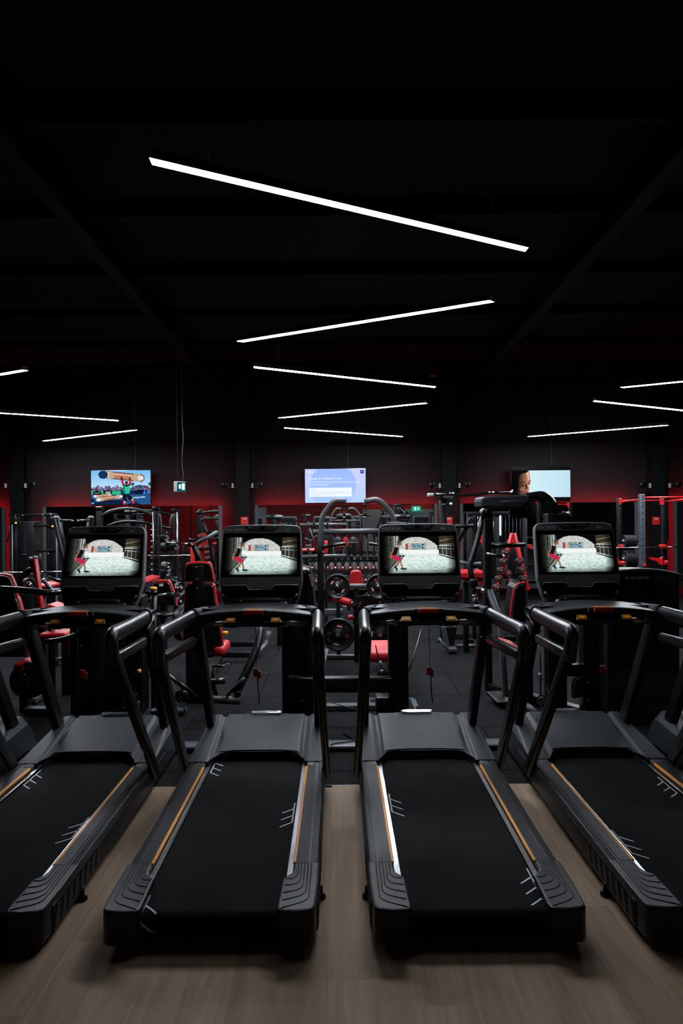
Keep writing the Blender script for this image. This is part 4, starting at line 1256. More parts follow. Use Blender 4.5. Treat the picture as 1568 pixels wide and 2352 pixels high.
for x in (776, 873):
    up_to_floor(t, 'back_post', 'black', x, 9, 1340, 8.5, 0.08)
    tb(t, 'plate_peg', 'steel', [(x, 1458, 8.05), (x, 1458, 8.5)], 0.024)
tb(t, 'load_bar', 'greysteel', [(748, 1347, 8.0), (893, 1345.5, 8.0)], K(8, 5.6), seg=12)
poly_px(t, 'backrest', 'red', [(802.5, 1352), (803.5, 1320), (806, 1313), (812, 1310), (823, 1310), (829, 1313), (831, 1320), (833, 1352)], 8.25, 0.07, 0.018)
up_to_floor(t, 'back_spine', 'black', 818, 12, 1352, 8.3, 0.07)
MB().tube([W(768, 1372, 7.8), W(807, 1386, 7.6)], K(7.7, 8.6), 18).build('thigh_roller', 'red', t)
tb(t, 'roller_end', 'steel', [(806, 1385.5, 7.6), (811, 1387, 7.58)], K(7.7, 5))
tb(t, 'roller_arm', 'black', [(812, 1387, 7.6), (818, 1400, 8.0), (815, 1430, 8.2)], 0.03, fil=0.08)
a = W(890, 1486, 7.0)
MB().box((a.x, 7.1, a.z - 0.06), (K(7, 92), 0.42, 0.12), 0.05, seg=4, rot=Matrix.Rotation(math.radians(8), 3, 'X')).build('seat', 'red', t)
up_to_floor(t, 'seat_post', 'black', 900, 20, 1512, 7.1, 0.1)
MB().box(W(806, 1418, 7.9), (K(8, 14), 0.1, K(8, 10)), 0.02).build('side_pad', 'red', t)
br(t, 'base_rail', 'greysteel', W(744, 1508, 8.5), W(880, 1508.5, 8.5), 0.07, 0.05)
br(t, 'base_rail', 'greysteel', (at_floor(736, 7.9).x, 7.9, 0.03), (at_floor(736, 7.9).x + 0.03, 8.9, 0.03), 0.07, 0.05)
br(t, 'base_rail', 'greysteel', (at_floor(908, 7.9).x, 7.9, 0.03), (at_floor(908, 7.9).x - 0.03, 8.9, 0.03), 0.07, 0.05)
br(t, 'seat_rail', 'greysteel', W(745, 1406, 8.7), W(790, 1406, 8.7), 0.06, 0.08)
br(t, 'brace', 'greysteel', W(791, 1392, 8.6), W(793, 1428, 8.6), 0.05, 0.05)
tb(t, 'curved_lever', 'slate', [(836, 1367, 7.9), (850, 1360, 7.9), (862, 1355, 7.9), (871, 1347, 7.9)], 0.012, fil=0.04)
poly_px(t, 'cam_plate', 'black', [(822, 1369), (848, 1367), (868, 1358), (882, 1372), (884, 1392), (868, 1400), (836, 1392), (818, 1412), (812, 1410), (830, 1384)], 8.05, 0.03, 0.004)
bolt(t, [(848, 1368), (872, 1384), (792, 1368)], 8.0, 2.4)
MB().tube([W(889, 1189, 8.6), W(940, 1186.5, 8.6)], K(8.6, 6), 14).build('roller_pad', 'grip', t)
plate(W(774.5, 1347, 7.7), K(7.7, 28.5), 'upper weight plate beside the treadmill gap, red thigh roller below it', ang=0.9, kg='10')
plate(W(869, 1347, 7.7), K(7.7, 28.5), 'upper weight plate half behind the console, right of the red backrest', ang=2.0, kg='10')
plate(W(776, 1458, 8.15), K(8.15, 38), 'large weight plate low in the gap between two treadmills', ang=-0.2)
plate(W(873.5, 1459, 8.15), K(8.15, 38), 'large weight plate above the red seat, under the treadmill dash', ang=1.4)

# --- pulley row machine just beyond the gap
t = thing('pulley_row_machine', 'black row machine with branded weight tower and thick crossbar behind the treadmill gap', 'gym machine', at_floor(790, 6.0))
D = 5.85
a, b = W(645, 1306, D), W(704, 1306, D)
MB().box(((a.x + b.x) / 2, D + 0.17, a.z / 2), (b.x - a.x, 0.34, a.z), 0.02).build('weight_tower', 'black', t)
po = [(703, 1307), (709, 1310), (713, 1319), (718, 1340), (721, 1370), (722.5, 1420), (722, 1655), (703, 1655)]
tw = poly_px(t, 'tower_shroud', 'plastic2', po, D - 0.01, 0.34, 0.012)
poly_px(tw, 'cap_plate', 'steel', [(690, 1308), (704.5, 1308), (703, 1317), (690, 1314)], D - 0.014, 0.02, 0.002)
for k in range(4):
    poly_px(tw, 'instruction_label', 'amber' if k in (1, 2) else 'logo', [(708.5 + k * 1.9, 1319 + k * 7), (711.5 + k * 1.9, 1319 + k * 7), (712.8 + k * 1.9, 1324.5 + k * 7), (710 + k * 1.9, 1324.5 + k * 7)], D - 0.013, 0.004, 0)
tb(t, 'tower_handle', 'greysteel', [(686, 1301.5, D), (703, 1301, D), (712, 1305, D), (713, 1318, D)], K(D, 1.6), fil=0.03)
lg = MB().text('MATRIX', K(D, 21), Matrix.Translation(W(684.5, 1430, D - 0.003)) @ Matrix.Rotation(PI / 2, 4, 'X') @ Matrix.Rotation(PI / 2, 4, 'Z'), sp=1.2).build('tower_logo', 'faint', t)
bolt(t, [(664, 1554.5), (693, 1554.5), (664, 1583), (664, 1611.5), (693, 1611)], D, 3.0, m='greysteel')
tb(t, 'crossbar', 'black', [(674, 1566, D - 0.02), (682, 1569, D - 0.06), (700, 1571.5, D - 0.06), (898, 1571.5, D - 0.06)], 1, fil=0.05, rect=(0.08, K(D, 34)))
up_to_floor(t, 'post', 'black', 912.5, 45, 1200, D, 0.12)
bx(t, 'post_foot', 'black', 864, 1603, 895, 1645, D, 0.2)
bolt(t, [(937, 1549), (937.5, 1591)], D + 0.04, 2.6)
tb(t, 'floor_rail', 'greysteel', [(716, 1624, 6.3), (893, 1622, 6.3)], 1, rect=(0.09, 0.05))
for pts in ([(844, 1606, 6.62), (850, 1640, 6.2)], [(948, 1606, 6.62), (962, 1640, 6.2)]):
    br(t, 'foot_frame', 'slate', pts[0], pts[1], 0.05, 0.012)
br(t, 'foot_frame', 'slate', (840, 1605, 6.66), (950, 1605, 6.66), 0.04, 0.012)
MB().tube([W(862, 1482, 6.2), W(870, 1518, 6.2)], 0.006, 6).build('cable', 'gloss', t)
MB().tube([W(872, 1518, 6.15), W(878, 1540, 6.15)], K(6.15, 3), 8).build('snap_hook', 'steel', t)
MB().lathe([(0, -0.02), (0.05, -0.02), (0.05, 0.02), (0, 0.02)], W(878, 1551, 6.1), (0, -1, 0.1), 18).build('pulley', 'gloss', t)
MB().tube([W(968, 1445, 6.6), W(940, 1540, 6.0)], 0.007, 6).build('cable', 'gloss', t)
MB().tube([W(715, 1604, 6.1), W(760, 1614, 6.0), W(815, 1628, 5.8), W(850, 1636, 5.7)], 0.0045, 6, fil=0.1).build('cable', 'greysteel', t)

# --- selectorized press with tall red-edged back (left of the middle)
t = thing('seated_press_machine', 'seated press machine whose tall black back has red padded edges and a headrest', 'gym machine', at_floor(460, 6.8))
D = 6.6
poly_px(t, 'headrest_pad', 'red', [(422, 1336), (424.5, 1303), (427, 1295), (433, 1291), (455, 1289.5), (478, 1290.5), (484, 1294), (487, 1302), (493, 1332), (493, 1336)], D, 0.05, 0.014)
poly_px(t, 'headrest_shell', 'black', [(424.5, 1335), (426.5, 1305), (430, 1297.5), (440, 1295), (470, 1295), (480, 1297), (484, 1304), (489, 1331)], D - 0.025, 0.03, 0.006)
poly_px(t, 'back_pad', 'red', [(418.5, 1500), (421, 1400), (424, 1345), (427, 1341), (488, 1340), (493, 1344), (496, 1370), (501, 1400), (509, 1450), (514, 1500)], D, 0.06, 0.016)
poly_px(t, 'back_shell', 'black', [(420, 1499), (423, 1400), (426, 1349), (430, 1345), (484, 1344), (489, 1348), (492, 1375), (497, 1405), (505, 1452), (509, 1499)], D - 0.03, 0.035, 0.008)
bx(t, 'spine', 'black', 441, 1300, 467, 1500, D - 0.05, 0.03)
bolt(t, [(451, 1304), (452, 1330), (453, 1352)], D - 0.05, 2.6, m='greysteel')
for x in (434, 471):
    bx(t, 'pivot_clip', 'steel', x - 3, 1334, x + 3, 1337.5, D - 0.02, 0.02, 0.002)
for x0, x1, y0 in ((497, 446, 1222), (540, 590, 1222)):
    tb(t, 'press_arm', 'greysteel', [(x0, y0, 7.0), (x1, 1252, 6.9)], K(7, 4.6), seg=12)
    tb(t, 'arm_drop', 'black', [(x1 - 2, 1251, 6.9), (x1 + (14 if x1 < x0 else -14), 1292, 6.9), (x1 + (18 if x1 < x0 else -18), 1400, 6.9)], K(7, 6.2), fil=0.06)
MB().box(W(488, 1226, 7.05), (K(7, 26), 0.12, K(7, 16)), 0.02).build('arm_hub', 'black', t)
tb(t, 'handle', 'chrome', [(384, 1246, 7.0), (432, 1250, 6.9)], K(7, 2.2))
tb(t, 'handle_ring', 'amber', [(438, 1252, 6.9), (448, 1252.5, 6.9)], K(7, 2.6))
tb(t, 'handle_collar', 'gloss', [(431, 1250, 6.9), (440, 1251.5, 6.9)], K(7, 5))
MB().box(W(510, 1488, 6.75), (K(6.7, 26), 0.4, K(6.7, 24)), 0.04, seg=3).build('seat', 'red', t)
MB().box(W(517, 1454, 6.6), (K(6.6, 12), 0.05, K(6.6, 8)), 0.01).build('seat_knob', 'amber', t)
up_to_floor(t, 'main_post', 'black', 447, 42, 1495, 6.55, 0.14)
bx(t, 'post_foot', 'black', 424, 1655, 470, 1681, 6.1, 0.3)
tb(t, 'lever_arm', 'black', [(598, 1436, 6.6), (595, 1470, 6.5), (584, 1505, 6.4), (565, 1545, 6.3), (541, 1594, 6.2)], 1, fil=0.2, rect=(0.06, 0.085))
tb(t, 'lever_rod', 'black', [(560, 1556, 6.2), (520, 1600, 6.15)], K(6.2, 3))
tb(t, 'lever_fitting', 'steel', [(551, 1570, 6.15), (561, 1557, 6.15)], K(6.2, 3.4))
MB().box(W(546, 1600, 6.18), (K(6.2, 14), 0.08, K(6.2, 26)), 0.01).build('lever_bracket', 'black', t)
tb(t, 'cross_cylinder', 'greysteel', [(484, 1606, 6.2), (554, 1610, 6.15)], K(6.2, 9), seg=16)
tb(t, 'foot_roller', 'grip', [(484, 1565.5, 6.2), (517, 1564, 6.2)], K(6.2, 7.2), seg=16)
tb(t, 'roller_bracket', 'black', [(492, 1530, 6.25), (487, 1566, 6.25), (497, 1600, 6.25)], 0.02)
tb(t, 'pull_pin', 'black', [(487, 1530, 6.2), (510, 1529, 6.2)], K(6.2, 3))
c = W(523, 1530, 6.2)
MB().tube([c + Vector((math.cos(2 * PI * k / 20), 0, math.sin(2 * PI * k / 20))) * K(6.2, 6) for k in range(21)], K(6.2, 1.1), 6, caps=False).build('pin_ring', 'chrome', t)
tb(t, 'pin_tip', 'steel', [(508, 1529, 6.2), (517, 1529.5, 6.2)], K(6.2, 2))
bx(t, 'base_plate', 'slate', 345, 1632, 425, 1640, 6.15, 0.1, 0.003)
tb(t, 'link_arm', 'black', [(391, 1552, 6.3), (424, 1579, 6.2), (448, 1600, 6.3)], K(6.3, 6))
MB().lathe([(0, -0.03), (0.06, -0.03), (0.06, 0.03), (0, 0.03)], W(418, 1598, 6.2), (0, -1, 0), 18).build('pulley', 'gloss', t)
tb(t, 'cable', 'greysteel', [(395, 1566, 6.2), (426, 1634, 6.15)], 0.005, seg=6)
br(t, 'base_rail', 'black', (468, 1503, 8.4), (592, 1503, 8.4), 0.08, 0.07)
br(t, 'base_rail', 'black', (505, 1478, 9.4), (600, 1478, 9.4), 0.08, 0.06)
tb(t, 'base_hoop', 'greysteel', [(590, 1500, 8.45), (612, 1478, 8.9), (618, 1450, 8.9)], 0.03, fil=0.1)
br(t, 'base_spine', 'black', (at_floor(447, 6.6).x, 6.6, 0.04), (at_floor(500, 8.5).x, 8.5, 0.04), 0.1, 0.08)
plate(W(424, 1432, 7.1), K(7.1, 40), 'thick weight plate seen edge-on beside the red-edged seat back', axis=(1, -0.35, 0), thick=0.09, printed=False)

# --- rear delt station with amber-topped seat post
t = thing('row_bench_machine', 'row bench with red-edged pad and black handle, smith machine behind it', 'gym machine', at_floor(375, 7.0))
poly_px(t, 'chest_pad', 'red', [(345, 1390), (350, 1337), (356, 1332), (386, 1332), (391, 1337), (404, 1372), (406, 1392)], 7.3, 0.06, 0.014)
poly_px(t, 'pad_shell', 'black', [(347, 1389), (352, 1342), (356, 1338.5), (385, 1338.5), (388, 1342), (400, 1374), (402, 1390)], 7.26, 0.05, 0.01)
bx(t, 'shell_label', 'logo', 365.5, 1341, 374.5, 1347, 7.255, 0.006, 0)
up_to_floor(t, 'pad_post', 'black', 374, 13, 1385, 7.3, 0.1)
tb(t, 'handle', 'grip', [(366, 1373, 6.7), (399, 1367, 6.6)], K(6.6, 8.5), seg=16)
tb(t, 'handle_cap', 'chrome', [(398, 1367, 6.6), (404, 1366, 6.58)], K(6.6, 6.8))
MB().tube([W(352.5, 1356, 6.3), down((352.5, 1356, 6.3))], K(6.3, 7.4), 16).build('seat_post', 'black', t)
MB().lathe([(0, -0.012), (0.034, -0.012), (0.034, 0.008), (0.02, 0.014), (0, 0.014)], W(352.3, 1351.5, 6.3), (0, 0, 1), 18).build('amber_cap', 'amber', t)
MB().lathe([(0, -0.02), (0.036, -0.02), (0.036, 0.02), (0, 0.02)], W(352.3, 1362, 6.3), (0, 0, 1), 18).build('post_collar', 'gloss', t)
tb(t, 'adjuster', 'gloss', [(340, 1378, 6.3), (352, 1377, 6.3)], 0.014)
MB().lathe([(0, -0.012), (0.11, -0.012), (0.11, 0.012), (0, 0.012)], W(375, 1411, 7.0), (0, 0, 1), 20).build('foot_plate', 'black', t)
tb(t, 'step_post', 'black', [(374, 1414, 7.0), down((374, 1414, 7.0))], 0.03)
for x in (408, 413):
    tb(t, 'weight_stub', 'chrome', [(x - 11, 1385 if x == 408 else 1350, 7.4), (x - 3, 1384 if x == 408 else 1351, 7.4)], 0.012)
plate(W(413, 1352, 7.6), K(7.6, 16), 'small dark weight plate above another, beside the row bench', axis=(1, -0.5, 0), printed=False)
plate(W(412, 1383, 7.5), K(7.5, 13), 'smallest dark weight plate by the black handle of the row bench', axis=(1, -0.5, 0), printed=False)

# --- machine at the picture's edge: red-edged back, black lever, red post
t = thing('incline_press_machine', 'press machine with broad black red-edged back and long black lever, behind the second treadmill', 'gym machine', at_floor(10, 6.2))
D = 6.3
poly_px(t, 'headrest_pad', 'red', [(-60, 1372), (-60, 1317), (10, 1317), (24, 1320.5), (29, 1328), (38, 1352), (40, 1372)], D, 0.05, 0.016)
poly_px(t, 'headrest_shell', 'black', [(-60, 1371), (-60, 1322), (8, 1322.5), (18, 1325.5), (23, 1332), (31, 1353), (33, 1371)], D - 0.03, 0.04, 0.008)
poly_px(t, 'back_pad', 'red', [(-60, 1510), (-60, 1367), (30, 1367), (40, 1369.5), (44, 1378), (50, 1400), (58, 1430), (66, 1510)], D, 0.06, 0.016)
poly_px(t, 'back_shell', 'black', [(-60, 1509), (-60, 1371), (26, 1371), (34, 1374), (38, 1382), (44, 1402), (51, 1430), (59, 1509)], D - 0.03, 0.04, 0.008)
tb(t, 'lever', 'gloss', [(-30, 1350, 5.7), (60, 1356, 5.7), (115, 1363, 5.75), (146, 1357, 5.9), (165, 1340, 6.2)], K(5.7, 7.5), fil=0.12, seg=14)
up_to_floor(t, 'lever_post', 'black', 167, 16, 1345, 6.25, 0.1)
br(t, 'red_post', 'redpaint', (80, 1284, 7.3), (97, 1408, 7.2), K(7.3, 9), 0.06)
up_to_floor(t, 'post_foot', 'black', 97, 14, 1405, 7.2, 0.1)
for x, y in ((72, 1282), (82, 1279.5)):
    MB().lathe([(0, -0.012), (0.024, -0.012), (0.028, 0), (0.02, 0.012), (0, 0.012)], W(x, y, 7.3), (0, 0, 1), 14).build('grey_cap', 'greycap', t)
tb(t, 'post_arm', 'black', [(72, 1284, 7.3), (76, 1298, 7.3), (77, 1312, 7.3)], 0.03)
tb(t, 'curved_arm', 'black', [(78, 1307, 7.3), (64, 1311, 7.3), (51, 1328, 7.3), (47, 1348, 7.3), (48, 1375, 7.2)], K(7.3, 7.5), fil=0.12, seg=14)
tb(t, 'low_lever', 'gloss', [(104, 1474, 6.1), (128, 1472, 6.1), (160, 1464, 6.15), (184, 1454, 6.2)], K(6.1, 6.5), fil=0.15, seg=14)
MB().box(W(135, 1453, 6.9), (K(6.9, 60), 0.32, K(6.9, 9)), 0.02, seg=3).build('seat', 'red', t)
MB().box(W(122, 1463, 6.9), (K(6.9, 34), 0.3, K(6.9, 8)), 0.02).build('seat_pan', 'black', t)
up_to_floor(t, 'seat_post', 'black', 150, 20, 1463, 6.9, 0.1)
MB().box(W(60, 1527, 6.3), (K(6.3, 28), 0.3, K(6.3, 22)), 0.03, seg=3).build('footrest_pad', 'red', t)
MB().lathe([(0, -0.03), (0.16, -0.03), (0.17, 0), (0.16, 0.03), (0, 0.03)], W(68, 1562, 6.2), (0.3, -1, 0), 24).build('cam_wheel', 'gloss', t)
up_to_floor(t, 'wheel_post', 'black', 52, 18, 1530, 6.3, 0.1)
br(t, 'floor_rail', 'greysteel', (72, 1610, 6.55), (104, 1592, 6.9), 0.08, 0.05)
br(t, 'floor_rail', 'slate', (60, 1630, 6.25), (118, 1631, 6.25), 0.1, 0.05)
poly_px(t, 'wedge_pad', 'red', [(99, 1404), (107, 1389), (111, 1388), (140, 1398), (140, 1412), (99, 1412)], 6.8, 0.25, 0.02)
tb(t, 'wedge_post', 'black', [(118, 1410, 6.9), down((118, 1410, 6.9))], 0.035)
bolt(t, [(56, 1550), (62, 1577)], 6.0, 2.4)
for k, (x, y) in enumerate(((61, 1343), (57, 1345))):
    plate(W(x + 4, y, 7.0 - k * 0.0) + Vector((0, k * 0.06, 0)), K(7.0, 16), ('front' if k == 0 else 'rear') + ' of two small black plates beside the slim red post', axis=(1, -0.6, 0), printed=False)

# --- low bench with white-capped handles
t = thing('exercise_bench', 'low bench with red top and two white-capped black handles beside a red post', 'bench', at_floor(115, 8.2))
MB().box(W(112, 1343, 8.2), (K(8.2, 44), 0.5, K(8.2, 8)), 0.02, seg=3).build('bench_top', 'red', t)
MB().box(W(112, 1350, 8.25), (K(8.2, 36), 0.4, K(8.2, 7)), 0.01).build('bench_frame', 'black', t)
for x in (100, 126):
    tb(t, 'leg', 'black', [(x, 1352, 8.3), down((x, 1352, 8.3))], 0.03)
for x0, y0, x1, y1 in ((99, 1332, 122, 1357), (112, 1327, 140, 1335)):
    tb(t, 'handle', 'gloss', [(x0, y0, 7.8), (x1, y1, 7.7), (x1 + 14, y1 - 4, 7.7)], K(7.8, 4.6), fil=0.06)
    MB().lathe([(0, -0.015), (0.022, -0.012), (0.026, 0), (0.02, 0.012), (0, 0.018)], W(x0, y0, 7.8), (-0.7, -0.2, 0.7), 14).build('handle_cap', 'whitebox', t)

tb(t, 'floor_rail', 'greysteel', [(118, 1514, 8.3), (190, 1516, 8.3)], 1, rect=(0.07, 0.05))

# --- weight stack cabinets hidden behind the second treadmill
for x0, x1, D, lab in ((177, 285, 6.0, 'wide black weight stack cabinet standing behind the console of the second treadmill'),):
    t = thing('weight_stack_cabinet', lab, 'gym machine', at_floor((x0 + x1) / 2, D))
    a, b = W(x0, 1345, D), W(x1, 1345, D)
    MB().box(((a.x + b.x) / 2, D + 0.2, a.z / 2), (b.x - a.x, 0.4, a.z), 0.02).build('cabinet_shell', 'black', t)
    a, b = W(205, 1400, D - 0.01), W(238, 1400, D - 0.01)
    MB().box(((a.x + b.x) / 2, D, a.z / 2), (b.x - a.x, 0.02, a.z - 0.1), 0.004).build('cabinet_panel', 'plastic2', t)
    bx(t, 'side_column', 'black', 287, 1370, 327, 1640, D + 0.05, 0.2)
    tb(t, 'adjust_knob', 'amber', [(316, 1541, D), (323, 1541, D)], K(D, 4.2))
    bx(t, 'pulley_bracket', 'black', 276, 1592, 303, 1640, D - 0.05, 0.08)
    bolt(t, [(292, 1607), (283, 1625)], D - 0.05, 3, m='greysteel')
    bolt(t, [(186, 1484), (244, 1485), (260, 1485)], D - 0.01, 3, m='greysteel')
    tb(t, 'cable', 'gloss', [(352, 1534, D), (330, 1578, D + 0.05), (316, 1618, D + 0.05)], 0.005, seg=6)
    tb(t, 'hook', 'steel', [(308, 1627, D - 0.02), (316, 1620, D - 0.02), (318, 1610, D - 0.02)], 0.012, fil=0.03)

# --- lever machine with two tall arms
t = thing('shoulder_press_machine', 'machine with two tall slanted black levers, grey-capped, and facing handgrips', 'gym machine', at_floor(168, 9.2))
for x0, x1, xa, xb in ((130, 152, 138, 168), (209, 197, 206, 178)):
    tb(t, 'lever', 'black', [(x0, 1190, 9.2), (x1, 1300, 9.0), down((x1, 1300, 9.0))], 1, rect=(K(9.2, 13), 0.09), fil=0.1)
    MB().lathe([(0, -0.016), (0.034, -0.016), (0.038, 0), (0.03, 0.016), (0, 0.018)], W(x0, 1187.5, 9.18), (0, 0, 1), 16).build('grey_cap', 'greycap', t)
    tb(t, 'handgrip', 'grip', [(xa, 1195.5, 9.1), (xb, 1196, 9.1)], K(8.5, 3.2))
    s = 1 if xb > xa else -1
    tb(t, 'grip_end', 'chrome', [(xb - s * 5, 1196, 9.1), (xb + s * 1.5, 1196.5, 9.1)], K(8.5, 3.4))
br(t, 'base_rail', 'black', down((152, 1300, 9.0), 0.04), down((197, 1300, 9.0), 0.04), 0.1, 0.08)

# --- smith machine
t = thing('smith_machine', 'tall black smith machine with arched top tubes below the strongman television', 'gym machine', at_floor(300, 10.4))
D = 10.2
for x, y0, w, dd in ((226, 1163, 13, D), (357, 1163, 12, D), (402, 1168, 11, D + 0.9), (292, 1172, 9, D + 0.9)):
    up_to_floor(t, 'upright', 'black', x, w, y0 + 4, dd, 0.09)
    bx(t, 'upright_cap', 'gloss', x - 9, y0, x + 8, y0 + 10, dd - 0.02, 0.13, 0.02)
tb(t, 'arch_tube', 'greysteel', [(232, 1184, D), (258, 1171, D), (292, 1167, D), (326, 1171, D), (352, 1182, D)], K(D, 3.6), fil=0.3)
tb(t, 'arch_tube', 'black', [(296, 1178, D + 0.9), (330, 1172, D + 0.9), (366, 1175, D + 0.9), (396, 1184, D + 0.9)], K(D, 3.4), fil=0.3)
tb(t, 'arch_tube', 'black', [(240, 1212, D + 0.4), (268, 1200, D + 0.4), (300, 1197, D + 0.4), (334, 1201, D + 0.4), (392, 1214, D + 0.4)], K(D, 3.4), fil=0.3)
for x in (395, 372):
    tb(t, 'side_hoop', 'greysteel', [(x - 4, 1212, D + 0.8), (x - 3, 1190, D + 0.8), (x + 5, 1181, D + 0.8)] if x == 395 else [(x - 12, 1175, D + 0.1), (x - 5, 1184, D + 0.1), (x - 3, 1200, D + 0.1), (x - 2, 1228, D + 0.1)], K(D, 3), fil=0.2)
for x in (351.5, 407):
    tb(t, 'guide_rod', 'steel', [(x, 1176, D - 0.05), (x, 1345, D - 0.05)], K(D, 1.4), seg=8)
m = []
for k in range(11):
    y = 1203 + k * 13.2
    tb(t, 'rack_peg', 'whitebox', [(346.5, y, D - 0.05), (350.5, y, D - 0.05)], K(D, 1.2), seg=6)
for k in range(9):
    MB().box(W(360.5, 1203 + k * 13.2, D - 0.004), (K(D, 2.2), 0.006, K(D, 2.4)), 0.0).build('hole_ring', 'greysteel', t)
tb(t, 'smith_bar', 'chrome', [(200, 1278, D - 0.1), (437, 1275.5, D - 0.1)], K(D, 1.7), seg=8)
tb(t, 'bar_sleeve', 'steel', [(340, 1276.6, D - 0.1), (347, 1276.5, D - 0.1)], K(D, 2.3), seg=8)
br(t, 'plate_rail', 'black', (356, 1271, D), (400, 1270, D + 0.9), 0.05, 0.05)
br(t, 'base_rail', 'black', down((226, 1170, D), 0.04), down((402, 1170, D + 0.9), 0.04), 0.1, 0.08)
br(t, 'top_rail', 'black', (372, 1221, D + 0.3), (390, 1222, D + 0.8), 0.06, 0.05)
for k, (x, y, r) in enumerate(((376, 1232, 12), (380, 1255, 13), (399, 1252, 12), (381, 1302, 13), (379, 1312, 12), (398, 1335, 12))):
    tb(t, 'plate_horn', 'chrome', [(x - 8, y - 8, D + 0.4), (x + 9, y - 8.5, D + 0.4)], K(D, 1.3), seg=6)
    plate(W(x, y, D + 0.45), K(D, r), ['top', 'second', 'side', 'fourth', 'fifth', 'lowest'][k] + ' black plate stored on the smith machine upright', axis=(1, -0.4, 0), thick=0.1, printed=False, group='plates on the smith machine')
MB().box(W(341, 1330, 9.4), (K(9.4, 24), 0.7, K(9.4, 8)), 0.02, rot=Matrix.Rotation(0.1, 3, 'Y')).build('bench_pad', 'red', t)
tb(t, 'bench_leg', 'black', [(334, 1334, 9.4), (327, 1360, 9.4), down((327, 1360, 9.4))], 0.03)

# --- functional trainer at the left
t = thing('cable_trainer', 'black twin column cable trainer with orange pulley knobs beside the strongman mirror', 'gym machine', at_floor(75, 11.6))
D = 11.4
for x0, x1 in ((42, 79), (112, 129)):
    a, b = W(x0, 1198, D), W(x1, 1198, D)
    MB().box(((a.x + b.x) / 2, D + 0.15, a.z / 2), (b.x - a.x, 0.3, a.z), 0.01).build('stack_column', 'black', t)
for k in range(9):
    MB().box(W(57, 1222 + k * 6.4, D - 0.004), (K(D, 8), 0.006, K(D, 4.2)), 0.002).build('stack_weight', 'plastic2', t)
MB().box(W(57, 1272.5, D - 0.006), (K(D, 10), 0.006, K(D, 2.2))).build('stack_label', 'greysteel', t)
MB().text('MATRIX', K(D, 8), Matrix.Translation(W(36.5, 1240, D - 0.01)) @ Matrix.Rotation(PI / 2, 4, 'X') @ Matrix.Rotation(PI / 2, 4, 'Z'), sp=1.2).build('column_logo', 'greysteel', t)
tb(t, 'guide_tube', 'slate', [(28, 1205, D - 0.05), down((28, 1310, D - 0.05))], K(D, 2.0), seg=8)
tb(t, 'guide_tube', 'slate', [(130, 1212, D - 0.05), down((130, 1310, D - 0.05))], K(D, 2.0), seg=8)
bx(t, 'pulley_column', 'black', 32, 1180, 41, 1420, D, 0.1)
bx(t, 'pulley_column', 'black', 108, 1178, 115, 1420, D, 0.1)
br(t, 'top_beam', 'black', (22, 1183, D), (130, 1182, D), 0.08, K(D, 6))
br(t, 'cross_beam', 'black', (78, 1208, D), (122, 1206.5, D), 0.08, K(D, 6))
bolt(t, [(35, 1184), (52, 1184), (98, 1183), (116, 1182.5)], D - 0.05, 1.8)
for x, y in ((36.5, 1201), (120.5, 1208.5)):
    tb(t, 'pulley_knob', 'amber', [(x, y, D - 0.06), (x, y, D - 0.1)], K(D, 2.4), seg=10)
for x in (30, 116):
    bx(t, 'pulley_carriage', 'gloss', x - 8, 1186, x + 8, 1206, D - 0.05, 0.1, 0.02)
tb(t, 'strap', 'black', [(21, 1206, D - 0.1), (22, 1230, D - 0.1), (15, 1244, D - 0.1)], 0.012, fil=0.05)
tb(t, 'strap', 'black', [(92, 1272, D - 0.3), (90, 1295, D - 0.3), (95, 1300, D - 0.3), (94, 1272, D - 0.3)], 0.012, fil=0.03)
br(t, 'lower_beam', 'black', (82, 1266, D), (125, 1263, D), 0.07, K(D, 5))
br(t, 'base_rail', 'black', down((30, 1180, D), 0.04), down((128, 1180, D), 0.04), 0.3, 0.08)
tb(t, 'spring_hook', 'chrome', [(108, 1271, D - 0.1), (113, 1273, D - 0.1)], 0.012)

# --- barbell on a stand at the left
t = thing('barbell', 'chrome barbell on black stands low behind the red-edged seat back', 'barbell', W(70, 1314.5, 9.3))
tb(t, 'bar', 'steel', [(-80, 1316, 9.3), (97, 1314, 9.3)], K(9.3, 1.5), seg=10)
tb(t, 'sleeve', 'steel', [(97, 1314, 9.3), (160, 1313.5, 9.3)], K(9.3, 2.3), seg=10)
tb(t, 'collar', 'chrome', [(95, 1314, 9.3), (99, 1314, 9.3)], K(9.3, 3.2), seg=10)
t2 = thing('barbell_stand', 'black barbell stand under the chrome bar, behind the slim red post', 'stand', at_floor(60, 9.3))
for x in (-30, 66, 88):
    MB().box((W(x, 1316, 9.3).x, 9.34, W(x, 1317, 9.3).z / 2), (0.06, 0.08, W(x, 1318, 9.3).z), 0.005).build('upright', 'black', t2)
br(t2, 'base_rail', 'black', down((-30, 1316, 9.34), 0.03), down((88, 1316, 9.34), 0.03), 0.08, 0.06)

